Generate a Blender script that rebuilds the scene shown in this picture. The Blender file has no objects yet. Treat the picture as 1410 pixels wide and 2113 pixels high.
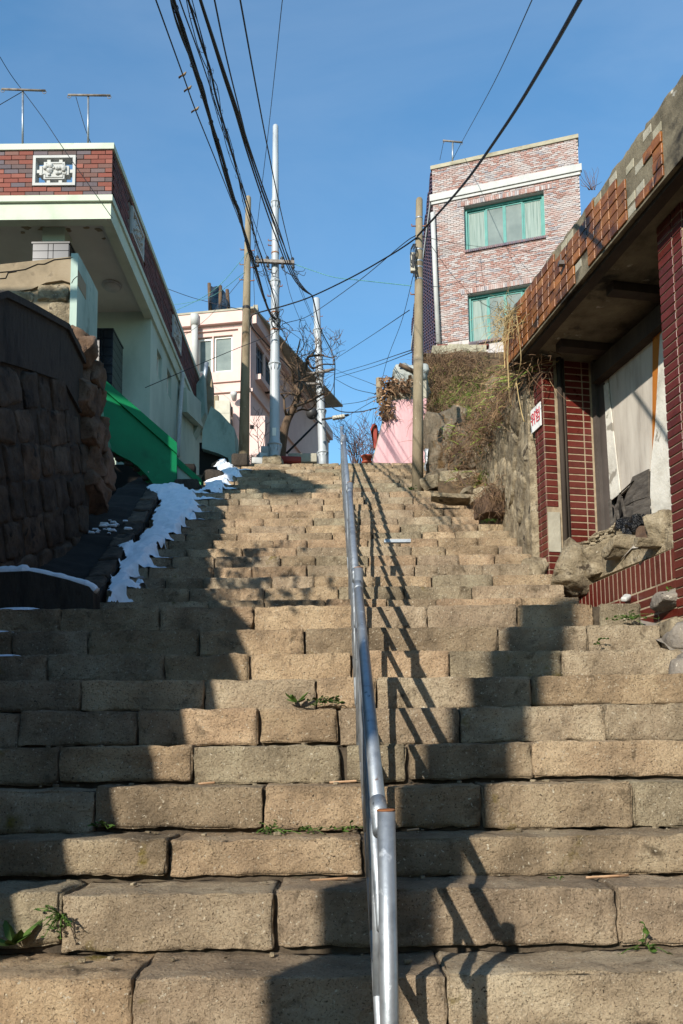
import bpy, math, random
from mathutils import Vector, Matrix, noise
R = math.radians
random.seed(7)
SC = bpy.context.scene
COL = SC.collection
# ---------------------------------------------------------------- camera, sky, sun, exposure
F = 1700.0; SHIFT = 335.0; PITCH = R(6.0); ROLL = R(0.6)
cam_d = bpy.data.cameras.new('camera')
cam = bpy.data.objects.new('camera', cam_d); COL.objects.link(cam)
cam_d.sensor_fit = 'VERTICAL'; cam_d.sensor_height = 36.0
cam_d.lens = F / 2113.0 * 36.0
cam_d.shift_y = SHIFT / 2113.0
cam_d.clip_start = 0.05; cam_d.clip_end = 3000.0
CAMR = Matrix.Rotation(R(90) + PITCH, 3, 'X') @ Matrix.Rotation(-ROLL, 3, 'Z')
cam.matrix_world = CAMR.to_4x4()
SC.camera = cam
SUN_AZ = R(27.5); SUN_EL = R(24.3)
LDIR = Vector((math.sin(SUN_AZ) * math.cos(SUN_EL), math.cos(SUN_AZ) * math.cos(SUN_EL), -math.sin(SUN_EL)))
world = bpy.data.worlds.new('World'); SC.world = world; world.use_nodes = True
wn = world.node_tree; bg = wn.nodes['Background']
sky = wn.nodes.new('ShaderNodeTexSky'); sky.sky_type = 'NISHITA'; sky.sun_disc = False
sky.sun_elevation = SUN_EL; sky.sun_rotation = math.pi + SUN_AZ
sky.air_density = 1.5; sky.dust_density = 0.1; sky.ozone_density = 3.0; sky.altitude = 100
# faint high cirrus streaks mixed into the sky
tc = wn.nodes.new('ShaderNodeTexCoord'); mp = wn.nodes.new('ShaderNodeMapping')
mp.inputs['Scale'].default_value = (1.6, 3.4, 5.0); mp.inputs['Rotation'].default_value = (0.3, 0.5, 0.4)
nz = wn.nodes.new('ShaderNodeTexNoise'); nz.inputs['Scale'].default_value = 1.3; nz.inputs['Detail'].default_value = 7
nz.inputs['Roughness'].default_value = 0.55; nz.inputs['Distortion'].default_value = 0.6
rp = wn.nodes.new('ShaderNodeValToRGB'); rp.color_ramp.elements[0].position = 0.42; rp.color_ramp.elements[1].position = 0.85
rp.color_ramp.elements[1].color = (0.13, 0.13, 0.13, 1)
mx = wn.nodes.new('ShaderNodeMix'); mx.data_type = 'RGBA'
wn.links.new(tc.outputs['Generated'], mp.inputs['Vector']); wn.links.new(mp.outputs[0], nz.inputs['Vector'])
wn.links.new(nz.outputs['Fac'], rp.inputs[0]); wn.links.new(rp.outputs[0], mx.inputs['Factor'])
tint = wn.nodes.new('ShaderNodeMix'); tint.data_type = 'RGBA'; tint.blend_type = 'MULTIPLY'; tint.inputs['Factor'].default_value = 1
tint.inputs[7].default_value = (0.68, 1.0, 1.17, 1)
wn.links.new(sky.outputs[0], tint.inputs[6]); wn.links.new(tint.outputs[2], mx.inputs[6]); mx.inputs[7].default_value = (5.0, 5.6, 6.2, 1)
wn.links.new(mx.outputs[2], bg.inputs['Color'])
bg.inputs['Strength'].default_value = 0.130
sun_d = bpy.data.lights.new('sun', 'SUN'); sun_d.energy = 5.0; sun_d.angle = R(0.55); sun_d.color = (1.0, 0.93, 0.82)
sun = bpy.data.objects.new('sun', sun_d); COL.objects.link(sun)
sun.rotation_euler = LDIR.to_track_quat('-Z', 'Y').to_euler(); sun.location = (-8, -15, 12)
SC.view_settings.view_transform = 'Standard'; SC.view_settings.look = 'None'
SC.view_settings.gamma = 1.0; SC.view_settings.use_curve_mapping = False
SC.view_settings.exposure = 0.46

# ---------------------------------------------------------------- measuring helpers
def ray(u, v):
    return CAMR @ Vector(((u - 705.0) / F, (1056.5 + SHIFT - v) / F, -1.0))
def atY(u, v, Y):
    d = ray(u, v); return d * (Y / d.y)
def atX(u, v, X):
    d = ray(u, v); return d * (X / d.x)
def atZ(u, v, Z):
    d = ray(u, v); return d * (Z / d.z)
def hit(u, v, p, n):
    d = ray(u, v); return d * (p.dot(n) / d.dot(n))
CAMI = CAMR.transposed()
def proj(p):
    q = CAMI @ Vector(p); return (705 + F * q.x / -q.z, 1056.5 + SHIFT - F * q.y / -q.z)
V = Vector
def S(h):
    c = [int(h[i:i + 2], 16) / 255 for i in (0, 2, 4)]
    return tuple((x / 12.92 if x <= .04045 else ((x + .055) / 1.055) ** 2.4) for x in c) + (1,)
def lerp(a, b, t): return a + (b - a) * t
def pl(pts, x):
    if x <= pts[0][0]: return pts[0][1]
    for (a, b), (c, d) in zip(pts, pts[1:]):
        if x <= c: return b + (d - b) * (x - a) / (c - a)
    return pts[-1][1]

# ---------------------------------------------------------------- materials
def mat(name, cols, scale=6.0, detail=6.0, rough=0.85, metal=0.0, spots=(), bump=(), rnd=None, pal=None,
        amt=0.0, stretch=(1, 1, 1), spec=0.3, trans=0.0, alpha=1.0, rvar=0.0):
    """cols: colours along a noise ramp; spots: (colour, scale, threshold, softness); bump: (scale, strength, distance);
    rnd 'obj' / 'island': one random value per piece, picking from pal and varying brightness by amt"""
    m = bpy.data.materials.new(name); m.use_nodes = True
    nt = m.node_tree; N = nt.nodes; L = nt.links; B = N['Principled BSDF']
    geo = N.new('ShaderNodeNewGeometry'); mpp = N.new('ShaderNodeMapping'); mpp.inputs['Scale'].default_value = stretch
    L.new(geo.outputs['Position'], mpp.inputs['Vector'])
    def nse(sc, det=5.0, dist=0.0, r=0.6):
        n = N.new('ShaderNodeTexNoise'); n.inputs['Scale'].default_value = sc; n.inputs['Detail'].default_value = det
        n.inputs['Roughness'].default_value = r; n.inputs['Distortion'].default_value = dist
        L.new(mpp.outputs[0], n.inputs['Vector']); return n.outputs['Fac']
    ramp = N.new('ShaderNodeValToRGB'); e = ramp.color_ramp.elements
    lo, hi = 0.30, 0.70
    for i, c in enumerate(cols):
        p = lo + (hi - lo) * i / max(1, len(cols) - 1)
        if i < 2: e[i].position = p; e[i].color = c
        else: q = e.new(p); q.color = c
    if len(cols) == 1: e[1].color = cols[0]
    L.new(nse(scale, detail), ramp.inputs[0]); cur = ramp.outputs[0]
    if rnd:
        rv = N.new('ShaderNodeObjectInfo').outputs['Random'] if rnd == 'obj' else geo.outputs['Random Per Island']
        if pal:
            pr = N.new('ShaderNodeValToRGB'); pr.color_ramp.interpolation = 'CONSTANT'; pe = pr.color_ramp.elements
            for i, c in enumerate(pal):
                p = i / len(pal)
                if i < 2: pe[i].position = p; pe[i].color = c
                else: q = pe.new(p); q.color = c
            L.new(rv, pr.inputs[0])
            mm = N.new('ShaderNodeMix'); mm.data_type = 'RGBA'; mm.blend_type = 'MULTIPLY'; mm.inputs['Factor'].default_value = 1
            L.new(pr.outputs[0], mm.inputs[6]); L.new(cur, mm.inputs[7]); cur = mm.outputs[2]
        if amt:
            wn_ = N.new('ShaderNodeTexWhiteNoise'); wn_.noise_dimensions = '1D'
            mu = N.new('ShaderNodeMath'); mu.operation = 'MULTIPLY'; mu.inputs[1].default_value = 917.3
            L.new(rv, mu.inputs[0]); L.new(mu.outputs[0], wn_.inputs['W'])
            mr = N.new('ShaderNodeMapRange'); mr.inputs['To Min'].default_value = 1 - amt; mr.inputs['To Max'].default_value = 1 + amt
            L.new(wn_.outputs['Value'], mr.inputs['Value'])
            mv = N.new('ShaderNodeVectorMath'); mv.operation = 'SCALE'
            L.new(cur, mv.inputs[0]); L.new(mr.outputs[0], mv.inputs['Scale']); cur = mv.outputs[0]
    for (c, sc, thr, soft) in spots:
        mr = N.new('ShaderNodeMapRange'); mr.inputs['From Min'].default_value = thr; mr.inputs['From Max'].default_value = thr + soft
        L.new(nse(sc, 4.0, 0.3), mr.inputs['Value'])
        mm = N.new('ShaderNodeMix'); mm.data_type = 'RGBA'; L.new(mr.outputs[0], mm.inputs['Factor'])
        L.new(cur, mm.inputs[6]); mm.inputs[7].default_value = c; cur = mm.outputs[2]
    L.new(cur, B.inputs['Base Color'])
    B.inputs['Roughness'].default_value = rough; B.inputs['Metallic'].default_value = metal
    if rvar:
        mr = N.new('ShaderNodeMapRange'); mr.inputs['To Min'].default_value = rough - rvar; mr.inputs['To Max'].default_value = rough + rvar
        L.new(nse(scale * 2), mr.inputs['Value']); L.new(mr.outputs[0], B.inputs['Roughness'])
    B.inputs['Specular IOR Level'].default_value = spec
    if trans: B.inputs['Transmission Weight'].default_value = trans
    if alpha < 1: B.inputs['Alpha'].default_value = alpha
    prev = None
    for (sc, st, dist) in bump:
        b = N.new('ShaderNodeBump'); b.inputs['Strength'].default_value = st; b.inputs['Distance'].default_value = dist
        L.new(nse(sc, 6.0, 0.0, 0.65), b.inputs['Height'])
        if prev: L.new(prev, b.inputs['Normal'])
        prev = b.outputs[0]
    if prev: L.new(prev, B.inputs['Normal'])
    return m
M = {}
M['step'] = mat('step_stone', [S('7d6d5a'), S('aa957b'), S('c4b195')], 3.4, 14, 0.92, rnd='obj',
    pal=[(1, 1, 1, 1), (1.0, .96, .88, 1), (.97, 1.0, 1.0, 1), (1.1, 1.02, .95, 1), (.88, .88, .84, 1), (1.06, 1.01, .93, 1), (.84, .91, .90, 1), (1.14, 1.09, 1.02, 1)], amt=0.13,
    spots=[(S('6a5c48'), 2.0, .56, .22), (S('5a4d3b'), 8, .60, .14), (S('78692f'), 5.5, .66, .10), (S('d2c7b0'), 70, .62, .08), (S('443a2e'), 60, .66, .05), (S('61533f'), 130, .57, .10)],
    bump=[(11, 1.0, .07), (32, 1.0, .034), (100, 1.0, .011)])
M['mortar'] = mat('mortar', [S('322b22'), S('4c4236'), S('5f5443')], 9, 6, .95, bump=[(40, .8, .012)], spots=[(S('2c3020'), 6, .62, .1)])
M['landing'] = mat('rough_concrete', [S('55504a'), S('7c746a'), S('948a7c')], 5, 8, .95, bump=[(18, .8, .03), (70, .6, .008)], spots=[(S('c0b8a8'), 22, .66, .04), (S('5c5030'), 5, .6, .1)])
M['asphalt'] = mat('ramp_asphalt', [S('231f1c'), S('332e29')], 8, 6, .95, bump=[(60, .8, .01)])
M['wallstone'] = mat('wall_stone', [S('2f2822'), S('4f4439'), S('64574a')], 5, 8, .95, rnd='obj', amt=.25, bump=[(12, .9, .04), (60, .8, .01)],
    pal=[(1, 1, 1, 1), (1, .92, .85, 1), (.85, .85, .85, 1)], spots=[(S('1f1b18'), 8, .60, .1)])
M['rubble'] = mat('rubble_stone', [S('54493a'), S('8f8169'), S('b0a289')], 7, 12, .95, rnd='obj', amt=.15, bump=[(9, 1.0, .06), (30, 1.0, .02), (90, .8, .006)],
    spots=[(S('4a4034'), 7, .60, .08), (S('c0b59f'), 16, .66, .05)])
M['redrock'] = mat('reddish_rock', [S('3a2b23'), S('65503f'), S('7a6252')], 4, 8, .95, rnd='obj', amt=.12, bump=[(12, .9, .04), (60, .8, .008)])
M['greyrock'] = mat('grey_rock', [S('4f463a'), S('766a59'), S('8f8371')], 5, 10, .95, rnd='obj', amt=.18, bump=[(8, 1.0, .07), (30, 1.0, .03), (90, 1.0, .008)], stretch=(1, 1, .5), spots=[(S('5f4a30'), 5, .56, .1), (S('35302a'), 9, .62, .06)])
M['cement'] = mat('cement_render', [S('6d614f'), S('8a7b65'), S('948670')], 3, 8, .95, bump=[(50, .5, .006)], spots=[(S('564b3f'), 5, .58, .15)])
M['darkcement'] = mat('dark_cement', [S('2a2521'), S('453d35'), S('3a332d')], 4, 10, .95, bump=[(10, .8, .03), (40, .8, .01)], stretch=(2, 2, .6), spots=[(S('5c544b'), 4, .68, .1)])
M['slabconc'] = mat('slab_concrete', [S('77715f'), S('9b9480'), S('a8a18c')], 4, 8, .95, bump=[(40, .5, .01)], spots=[(S('3d3a34'), 3, .66, .1)])
M['poleconc'] = mat('pole_concrete', [S('655a49'), S('857862'), S('93866f')], 6, 8, .92, bump=[(90, .6, .006)], stretch=(1, 1, .35), spots=[(S('b5aa95'), 55, .67, .03), (S('54432f'), 3, .60, .14)])
M['galv'] = mat('galvanised_steel', [S('767c82'), S('9fa4a8'), S('8b9196')], 9, 8, .46, .7, spots=[(S('6a4a30'), 9, .69, .04), (S('c9cccd'), 16, .64, .05), (S('565a5e'), 30, .66, .05)], bump=[(70, .3, .002)], rvar=.16, stretch=(1, .5, 1))
M['rust'] = mat('rusty_steel', [S('6b3d22'), S('8a5a38'), S('a59a90')], 12, 6, .8, .2, bump=[(60, .4, .003)])
M['polesteel'] = mat('pole_white_paint', [S('8b9094'), S('a3a8ab'), S('adb1b4')], 4, 6, .5, 0.1, spots=[(S('7a5c3e'), 3.5, .68, .06), (S('767b7f'), 9, .62, .1)], bump=[(40, .1, .003)], stretch=(1, 1, .4))
M['mint'] = mat('mint_paint', [S('94a296'), S('a8b5a8'), S('b1bdaf')], 2.2, 8, .85, bump=[(60, .25, .004)], spots=[(S('8c9484'), 3.2, .66, .14), (S('7f8a7c'), 18, .70, .06)], stretch=(1, 1, .5))
M['mintold'] = mat('weathered_mint', [S('7d9086'), S('98aaa0'), S('a3b3a8')], 3, 8, .9, bump=[(40, .4, .008)], spots=[(S('5d655c'), 4, .60, .14)], stretch=(1, 1, .45))
M['cream'] = mat('pale_mint_cream', [S('a9b19e'), S('b9c1ae'), S('bec5b4')], 2.5, 7, .8, bump=[(60, .15, .004)], spots=[(S('a8b29a'), 5, .68, .1), (S('6c7060'), 16, .74, .04)])
M['soffit'] = mat('soffit_plaster', [S('b5b1a8'), S('c4c0b7')], 2.5, 7, .9, spots=[(S('7c7064'), 2.6, .70, .04)], bump=[(40, .2, .004)])
M['white'] = mat('white_paint', [S('a6a6a2'), S('b6b6b2')], 5, 6, .7, bump=[(40, .2, .003)], spots=[(S('a8a69c'), 9, .70, .1)])
M['green'] = mat('green_paint', [S('00663c'), S('007848')], 3, 6, .55, bump=[(70, .35, .004)], spots=[(S('b4b8a8'), 3.1, .735, .015), (S('005a36'), 2, .58, .15)])
M['greencap'] = mat('green_cap_paint', [S('00693c'), S('007a48')], 3, 6, .6, bump=[(70, .3, .004)])
M['mbrick'] = mat('red_brick', [(.85, .85, .85, 1), (1, 1, 1, 1)], 30, 5, .8, rnd='obj', amt=.16, bump=[(80, .3, .003)],
    pal=[S('7c453a'), S('834f43'), S('625250'), S('6f5048'), S('784438'), S('60565a')])
M['mbrickside'] = mat('darkened_red_brick', [(.85, .85, .85, 1), (1, 1, 1, 1)], 30, 5, .8, rnd='island', amt=.2, bump=[(80, .3, .003)],  # parapet brick again, its darker tone standing for shade on the side face
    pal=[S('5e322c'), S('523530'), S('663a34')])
M['joint'] = mat('brick_joint', [S('5c544c'), S('6c645a')], 20, 5, .95, bump=[(70, .4, .004)])
M['bbrick'] = mat('pink_white_brick', [(.9, .9, .9, 1), (1, 1, 1, 1)], 20, 5, .85, rnd='island', amt=.1,
    pal=[S('9d7a71'), S('a49490'), S('a07f76'), S('a69d9b'), S('8c878a'), S('9b7b72'), S('aaa19e'), S('937066')],
    spots=[(S('aea5a0'), 1.3, .48, .25), (S('b2aaa5'), 26, .57, .08), (S('857a76'), .9, .60, .2)])
M['bjoint'] = mat('pale_joint', [S('aaa29e'), S('bbb3af')], 10, 5, .95)
M['pbrick'] = mat('purple_glazed_brick', [(.9, .9, .9, 1), (1, 1, 1, 1)], 20, 5, .5, rnd='island', amt=.22, pal=[S('4f3a46'), S('5c3f44'), S('453a4c')])  # purple glaze, with the side wall's shade put into the dark tone
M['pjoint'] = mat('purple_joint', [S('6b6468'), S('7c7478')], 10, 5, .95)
M['redtile'] = mat('red_glazed_tile', [S('471812'), S('56211a'), S('4e1c16')], 9, 5, .3, rnd='obj', amt=.18, spec=.5, bump=[(30, .15, .003)], spots=[(S('8f5a4a'), 30, .75, .03), (S('3a1612'), 3, .6, .15)], rvar=.1)
M['grout'] = mat('tile_grout', [S('86765f'), S('a3937b')], 20, 5, .95, bump=[(80, .3, .003)], spots=[(S('6a5c4a'), 4, .56, .15)])
M['ochretile'] = mat('ochre_brown_tile', [S('553116'), S('7e4d22'), S('90602f')], 11, 7, .38, rnd='obj', amt=.25, spec=.45, bump=[(40, .5, .005)], spots=[(S('2c1c10'), 6, .56, .1)],
    pal=[(1, 1, 1, 1), (.75, .7, .66, 1), (1.1, 1.05, .98, 1), (.88, .84, .8, 1)])
M['fasciaconc'] = mat('fascia_concrete', [S('3f3a2e'), S('6c6352'), S('807763')], 4, 8, .95, bump=[(30, .8, .01)], spots=[(S('262320'), 3, .56, .12), (S('a09b90'), 9, .66, .06)])
M['darkwood'] = mat('sooty_wood', [S('2c2520'), S('463c33')], 5, 6, .85, bump=[(40, .5, .006)], stretch=(1, 1, .2))
M['metalpost'] = mat('sooty_metal', [S('4a4440'), S('6e6660')], 4, 6, .5, .35, stretch=(1, 1, .3))
M['ply'] = mat('weathered_board', [S('958d83'), S('aea69b'), S('bcb5aa')], 3, 8, .9, bump=[(30, .4, .006)], stretch=(3, 3, .5), spots=[(S('7a6a50'), 2.5, .66, .06), (S('807870'), 2, .60, .15)])
M['plaster'] = mat('flaking_plaster', [S('aaa59a'), S('c9c5ba'), S('d3cfc6')], 4, 8, .9, bump=[(30, .6, .01)], spots=[(S('8d877c'), 6, .60, .05)])
M['orange'] = mat('orange_wood', [S('94561a'), S('ab6a26')], 8, 6, .8, stretch=(1, 1, .2))
M['torn'] = mat('torn_grey_board', [S('37322e'), S('615b54')], 8, 7, .9, bump=[(30, .6, .008)], stretch=(1, 1, 4))
M['blackbag'] = mat('black_plastic', [S('0c0c0d'), S('161618')], 6, 5, .25, bump=[(14, .9, .04)])
M['snow'] = mat('snow', [S('dfe4ea'), S('f0f2f5')], 12, 6, .7, bump=[(30, .5, .02), (120, .5, .006)], spots=[(S('a9a59c'), 9, .72, .08)])
M['pink'] = mat('pink_render', [S('cbada4'), S('d6b8ae')], 2.5, 6, .85, bump=[(60, .2, .004)], spots=[(S('bd9e94'), 1.5, .64, .2)])
M['pinktrim'] = mat('deep_pink_trim', [S('c2917f'), S('cb9c8b')], 3, 6, .85)
M['pinkwall'] = mat('rose_pink_paint', [S('bd9094'), S('cba0a2'), S('d0a9aa')], 3, 7, .85, bump=[(40, .3, .005)], stretch=(3, 3, .35), spots=[(S('b8848a'), 5, .62, .12)])
M['greycement'] = mat('grey_cement', [S('8d8778'), S('a9a392')], 5, 7, .95, bump=[(30, .6, .01)])
M['glass'] = mat('window_glass', [S('2a3238'), S('39444c')], 1.5, 3, .06, spec=.8)
M['curtain'] = mat('pale_curtain', [S('5f706b'), S('84938c'), S('949f98')], 9, 4, .7, stretch=(6, 6, .15), spec=.08)
M['frost'] = mat('frosted_pane', [S('65706f'), S('828c88')], 2, 4, .7, spec=.08)
M['teal'] = mat('teal_frame', [S('2f746e'), S('40887f')], 6, 5, .5)
M['whiteframe'] = mat('white_frame', [S('d8d4c8'), S('e4e0d5')], 6, 5, .5)
M['black'] = mat('black_cable', [S('0d0d0f'), S('17171a')], 5, 4, .6)
M['tealcable'] = mat('teal_cable', [S('2f6660'), S('6aa79c')], 30, 4, .6)
M['greycable'] = mat('pale_cable', [S('a8a8a6'), S('bcbcba')], 20, 4, .6)
M['insul'] = mat('insulator', [S('2b2a2a'), S('3f3d3c')], 9, 4, .4)
M['bark'] = mat('bark', [S('3b2e24'), S('5b4a3b'), S('6e5c4a')], 12, 6, .95, bump=[(40, .7, .01)], stretch=(1, 1, .3))
M['twig'] = mat('willow_twig', [S('4c3a34'), S('66504a')], 6, 4, .9)
M['soil'] = mat('bank_soil', [S('3d3224'), S('5d4c38'), S('6f5d45')], 4, 8, .98, bump=[(14, .9, .05), (60, .7, .01)], spots=[(S('4d5526'), 2.6, .58, .14)])
M['ground'] = mat('ground_earth', [S('5a5040'), S('7b6f5b')], 1.5, 8, .98, bump=[(10, .5, .03)])
M['grass'] = mat('green_grass', [S('53631f'), S('74843a'), S('93994f')], 5, 5, .8, rnd='island', amt=.35)
M['drygrass'] = mat('dry_grass', [S('8f7a4c'), S('ab956a'), S('735f40')], 5, 5, .9, rnd='island', amt=.35)
M['vine'] = mat('dry_vine', [S('453629'), S('6b5440'), S('8c7252')], 5, 5, .95, rnd='island', amt=.45)
M['deadleaf'] = mat('dead_leaf', [S('6b4f36'), S('97775a'), S('b79a7c')], 5, 5, .9, rnd='island', amt=.3)
M['weed'] = mat('weed_leaf', [S('33491a'), S('4a6524')], 9, 5, .7, rnd='island', amt=.3)
M['terracotta'] = mat('terracotta', [S('8a3f2c'), S('9c4e38')], 6, 5, .6)
M['darkred'] = mat('dark_red_paint', [S('7c2a20'), S('8c3528')], 5, 5, .6)
M['blacktile'] = mat('black_glazed_tile', [S('141416'), S('222226')], 9, 5, .22, rnd='obj', amt=.25, spec=.6)
M['tilejoint'] = mat('dark_joint', [S('2a2a2d'), S('38383c')], 9, 5, .9)
M['net'] = mat('dark_net', [S('1c2530'), S('2b3642')], 9, 5, .9, alpha=.72)
M['tarp'] = mat('white_tarp', [S('8a8d88'), S('a2a5a0')], 4, 6, .7, bump=[(12, .6, .03)])
M['bird'] = mat('sparrow_feather', [S('6b553c'), S('9c8668')], 30, 4, .9)
M['silver'] = mat('silver_foil', [S('8f9296'), S('c2c6ca')], 20, 4, .35, .6, bump=[(20, .8, .03)])
M['boxgrey'] = mat('beige_plastic', [S('a8a292'), S('bdb7a6')], 6, 5, .6)
M['signwhite'] = mat('sign_board', [S('d4d4d2'), S('dededc')], 6, 4, .5)
M['signred'] = mat('sign_red_print', [S('b82a3c'), S('c43848')], 6, 4, .6)
M['bluewin'] = mat('blue_glass', [S('27435c'), S('35587a')], 1.5, 3, .1, spec=.7)
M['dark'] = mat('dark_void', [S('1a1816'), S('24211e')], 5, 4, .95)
M['oldmetal'] = mat('weathered_pipe', [S('5a4c42'), S('7c746c'), S('8c8680')], 14, 6, .7, .2)
M['paper'] = mat('paper_scrap', [S('cfcfd2'), S('e0e0e2')], 8, 4, .8)

# ---------------------------------------------------------------- mesh helpers
class MB:
    def __init__(s): s.v = []; s.f = []
    def add(s, vs, fs):
        o = len(s.v); s.v.extend([tuple(p) for p in vs]); s.f.extend([tuple(i + o for i in f) for f in fs]); return s
    def box(s, a, b, mtx=None):
        a, b = V(a), V(b); vs = [V((x, y, z)) for z in (a.z, b.z) for y in (a.y, b.y) for x in (a.x, b.x)]
        if mtx: vs = [mtx @ p for p in vs]
        return s.add(vs, [(0, 2, 3, 1), (4, 5, 7, 6), (0, 1, 5, 4), (2, 6, 7, 3), (0, 4, 6, 2), (1, 3, 7, 5)])
    def hexa(s, q, off):
        """a plate: quad q (4 points) and its copy shifted by off"""
        q = [V(p) for p in q]; off = V(off); n = len(q); vs = q + [p + off for p in q]
        fs = [tuple(range(n)), tuple(range(2 * n - 1, n - 1, -1))] + [(i, i + n, (i + 1) % n + n, (i + 1) % n) for i in range(n)]
        return s.add(vs, fs)
    def tube(s, pts, r, sides=6, cap=True):
        pts = [V(p) for p in pts]; n = len(pts)
        rr = r if isinstance(r, (list, tuple)) else [r] * n
        vs = []; T = (pts[1] - pts[0]).normalized()
        N_ = T.orthogonal().normalized()
        for i, p in enumerate(pts):
            t = (pts[min(i + 1, n - 1)] - pts[max(i - 1, 0)])
            t = t.normalized() if t.length > 1e-9 else T
            N_ = (N_ - t * N_.dot(t)); N_ = N_.normalized() if N_.length > 1e-6 else t.orthogonal().normalized()
            Bn = t.cross(N_)
            for k in range(sides):
                a = 2 * math.pi * k / sides
                vs.append(p + (N_ * math.cos(a) + Bn * math.sin(a)) * rr[i])
        fs = [(i * sides + k, i * sides + (k + 1) % sides, (i + 1) * sides + (k + 1) % sides, (i + 1) * sides + k) for i in range(n - 1) for k in range(sides)]
        if cap: fs += [tuple(range(sides))[::-1], tuple((n - 1) * sides + k for k in range(sides))]
        return s.add(vs, fs)
    def lathe(s, prof, c, sides=20, mtx=None):
        vs = []; c = V(c)
        for (r, z) in prof:
            for k in range(sides):
                a = 2 * math.pi * k / sides; p = V((r * math.cos(a), r * math.sin(a), z))
                vs.append((mtx @ p if mtx else p) + c)
        n = len(prof)
        fs = [(i * sides + k, i * sides + (k + 1) % sides, (i + 1) * sides + (k + 1) % sides, (i + 1) * sides + k) for i in range(n - 1) for k in range(sides)]
        fs += [tuple(range(sides))[::-1], tuple((n - 1) * sides + k for k in range(sides))]
        return s.add(vs, fs)
    def rock(s, c, size, r=.03, n=(6, 3, 3), amp=.015, freq=6.0, mtx=None, edge=1.0, seed=None, cuts=0, depth=(.55, .9)):
        """a rounded, noise-roughened block"""
        hx, hy, hz = [x / 2 for x in size]; r = min(r, hx * .9, hy * .9, hz * .9)
        def ax(h, k):
            inner = [-(h - r) + 2 * (h - r) * i / k for i in range(k + 1)]
            return [-h, -h + r * .35] + inner + [h - r * .35, h]
        A = [ax(hx, n[0]), ax(hy, n[1]), ax(hz, n[2])]
        idx = {}; vs = []; fs = []
        sd = seed if seed is not None else random.random() * 100
        c = V(c); hi = (hx - r, hy - r, hz - r)
        pls = []
        for q in range(cuts):
            nn = V((random.gauss(0, 1) / hx, random.gauss(0, 1) / hy, random.gauss(0, 1) / hz)).normalized()
            ext = abs(nn.x) * hx + abs(nn.y) * hy + abs(nn.z) * hz
            pls.append((nn, ext * random.uniform(*depth)))
        def vert(i, j, k):
            key = (i, j, k)
            if key in idx: return idx[key]
            p = V((A[0][i], A[1][j], A[2][k])); q = V([max(-h, min(h, x)) for x, h in zip(p, hi)])
            d = p - q; cnt = sum(1 for x in d if abs(x) > 1e-6); dn = d.normalized()
            p = q + dn * r
            for nn, dd in pls:
                e_ = p.dot(nn) - dd
                if e_ > 0: p = p - nn * e_
            w = p * freq + V((sd * 3.1, sd * 1.7, sd))
            a = noise.noise(w) * .6 + noise.noise(w * 2.7) * .35 + noise.noise(w * 6.1) * .16
            if cnt > 1: a = a - edge * .7 * max(0, noise.noise(w * .9 + V((9, 9, 9))) + .15)
            p = p + dn * (a * amp)
            if mtx: p = mtx @ p
            vs.append(p + c); idx[key] = len(vs) - 1; return idx[key]
        nx, ny, nz = len(A[0]) - 1, len(A[1]) - 1, len(A[2]) - 1
        for i in range(nx):
            for j in range(ny):
                for k in (0, nz):
                    q = (vert(i, j, k), vert(i + 1, j, k), vert(i + 1, j + 1, k), vert(i, j + 1, k)); fs.append(q if k else q[::-1])
            for k in range(nz):
                for j in (0, ny):
                    q = (vert(i, j, k), vert(i + 1, j, k), vert(i + 1, j, k + 1), vert(i, j, k + 1)); fs.append(q[::-1] if j else q)
        for j in range(ny):
            for k in range(nz):
                for i in (0, nx):
                    q = (vert(i, j, k), vert(i, j + 1, k), vert(i, j + 1, k + 1), vert(i, j, k + 1)); fs.append(q if i else q[::-1])
        return s.add(vs, fs)
    def mesh(s, name, m, smooth=False):
        me = bpy.data.meshes.new(name); me.from_pydata(s.v, [], s.f); me.materials.append(m)
        if smooth: me.polygons.foreach_set('use_smooth', [True] * len(me.polygons))
        me.update(); return me
    def build(s, name, m, parent=None, smooth=False, label=None, **props):
        o = bpy.data.objects.new(name, s.mesh(name, m, smooth)); COL.objects.link(o)
        if parent: adopt(o, parent)
        if label: o['label'] = label
        for k, v_ in props.items(): o[k] = v_
        return o
def adopt(o, parent):
    o.parent = parent
    o.matrix_parent_inverse = WM(parent).inverted()
def WM(o):
    m = o.matrix_basis.copy()
    if o.parent: m = WM(o.parent) @ o.matrix_parent_inverse @ m
    return m
def inst(name, mesh, mtx, parent=None, **props):
    o = bpy.data.objects.new(name, mesh); COL.objects.link(o); o.matrix_basis = mtx
    if parent: adopt(o, parent)
    for k, v_ in props.items(): o[k] = v_
    return o
def thing(name, label, cat, loc=(0, 0, 0), group=None):
    o = bpy.data.objects.new(name, None); COL.objects.link(o); o.location = loc; o.empty_display_size = .1
    o['label'] = label; o['category'] = cat
    if group: o['group'] = group
    return o
def tag(o, label, cat, group=None):
    o['label'] = label; o['category'] = cat
    if group: o['group'] = group
    return o
def frame(o, x, z=V((0, 0, 1))):
    """matrix with local x along x, local z up, local y = into the wall"""
    x = V(x).normalized(); z = V(z).normalized(); y = z.cross(x)
    m = Matrix((x, y, z)).transposed().to_4x4(); m.translation = V(o); return m
def crom(pts, n=8):
    pts = [V(p) for p in pts]; P = [pts[0] * 2 - pts[1]] + pts + [pts[-1] * 2 - pts[-2]]; out = []
    for i in range(1, len(P) - 2):
        a, b, c, d = P[i - 1:i + 3]
        for k in range(n):
            t = k / n
            out.append(.5 * ((2 * b) + (c - a) * t + (2 * a - 5 * b + 4 * c - d) * t * t + (3 * b - a - 3 * c + d) * t ** 3))
    out.append(pts[-1]); return out
def fbm(x, y=0, z=0): return noise.noise(V((x, y, z))) + .5 * noise.noise(V((x * 2.1, y * 2.1, z * 2.1 + 7)))
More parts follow.
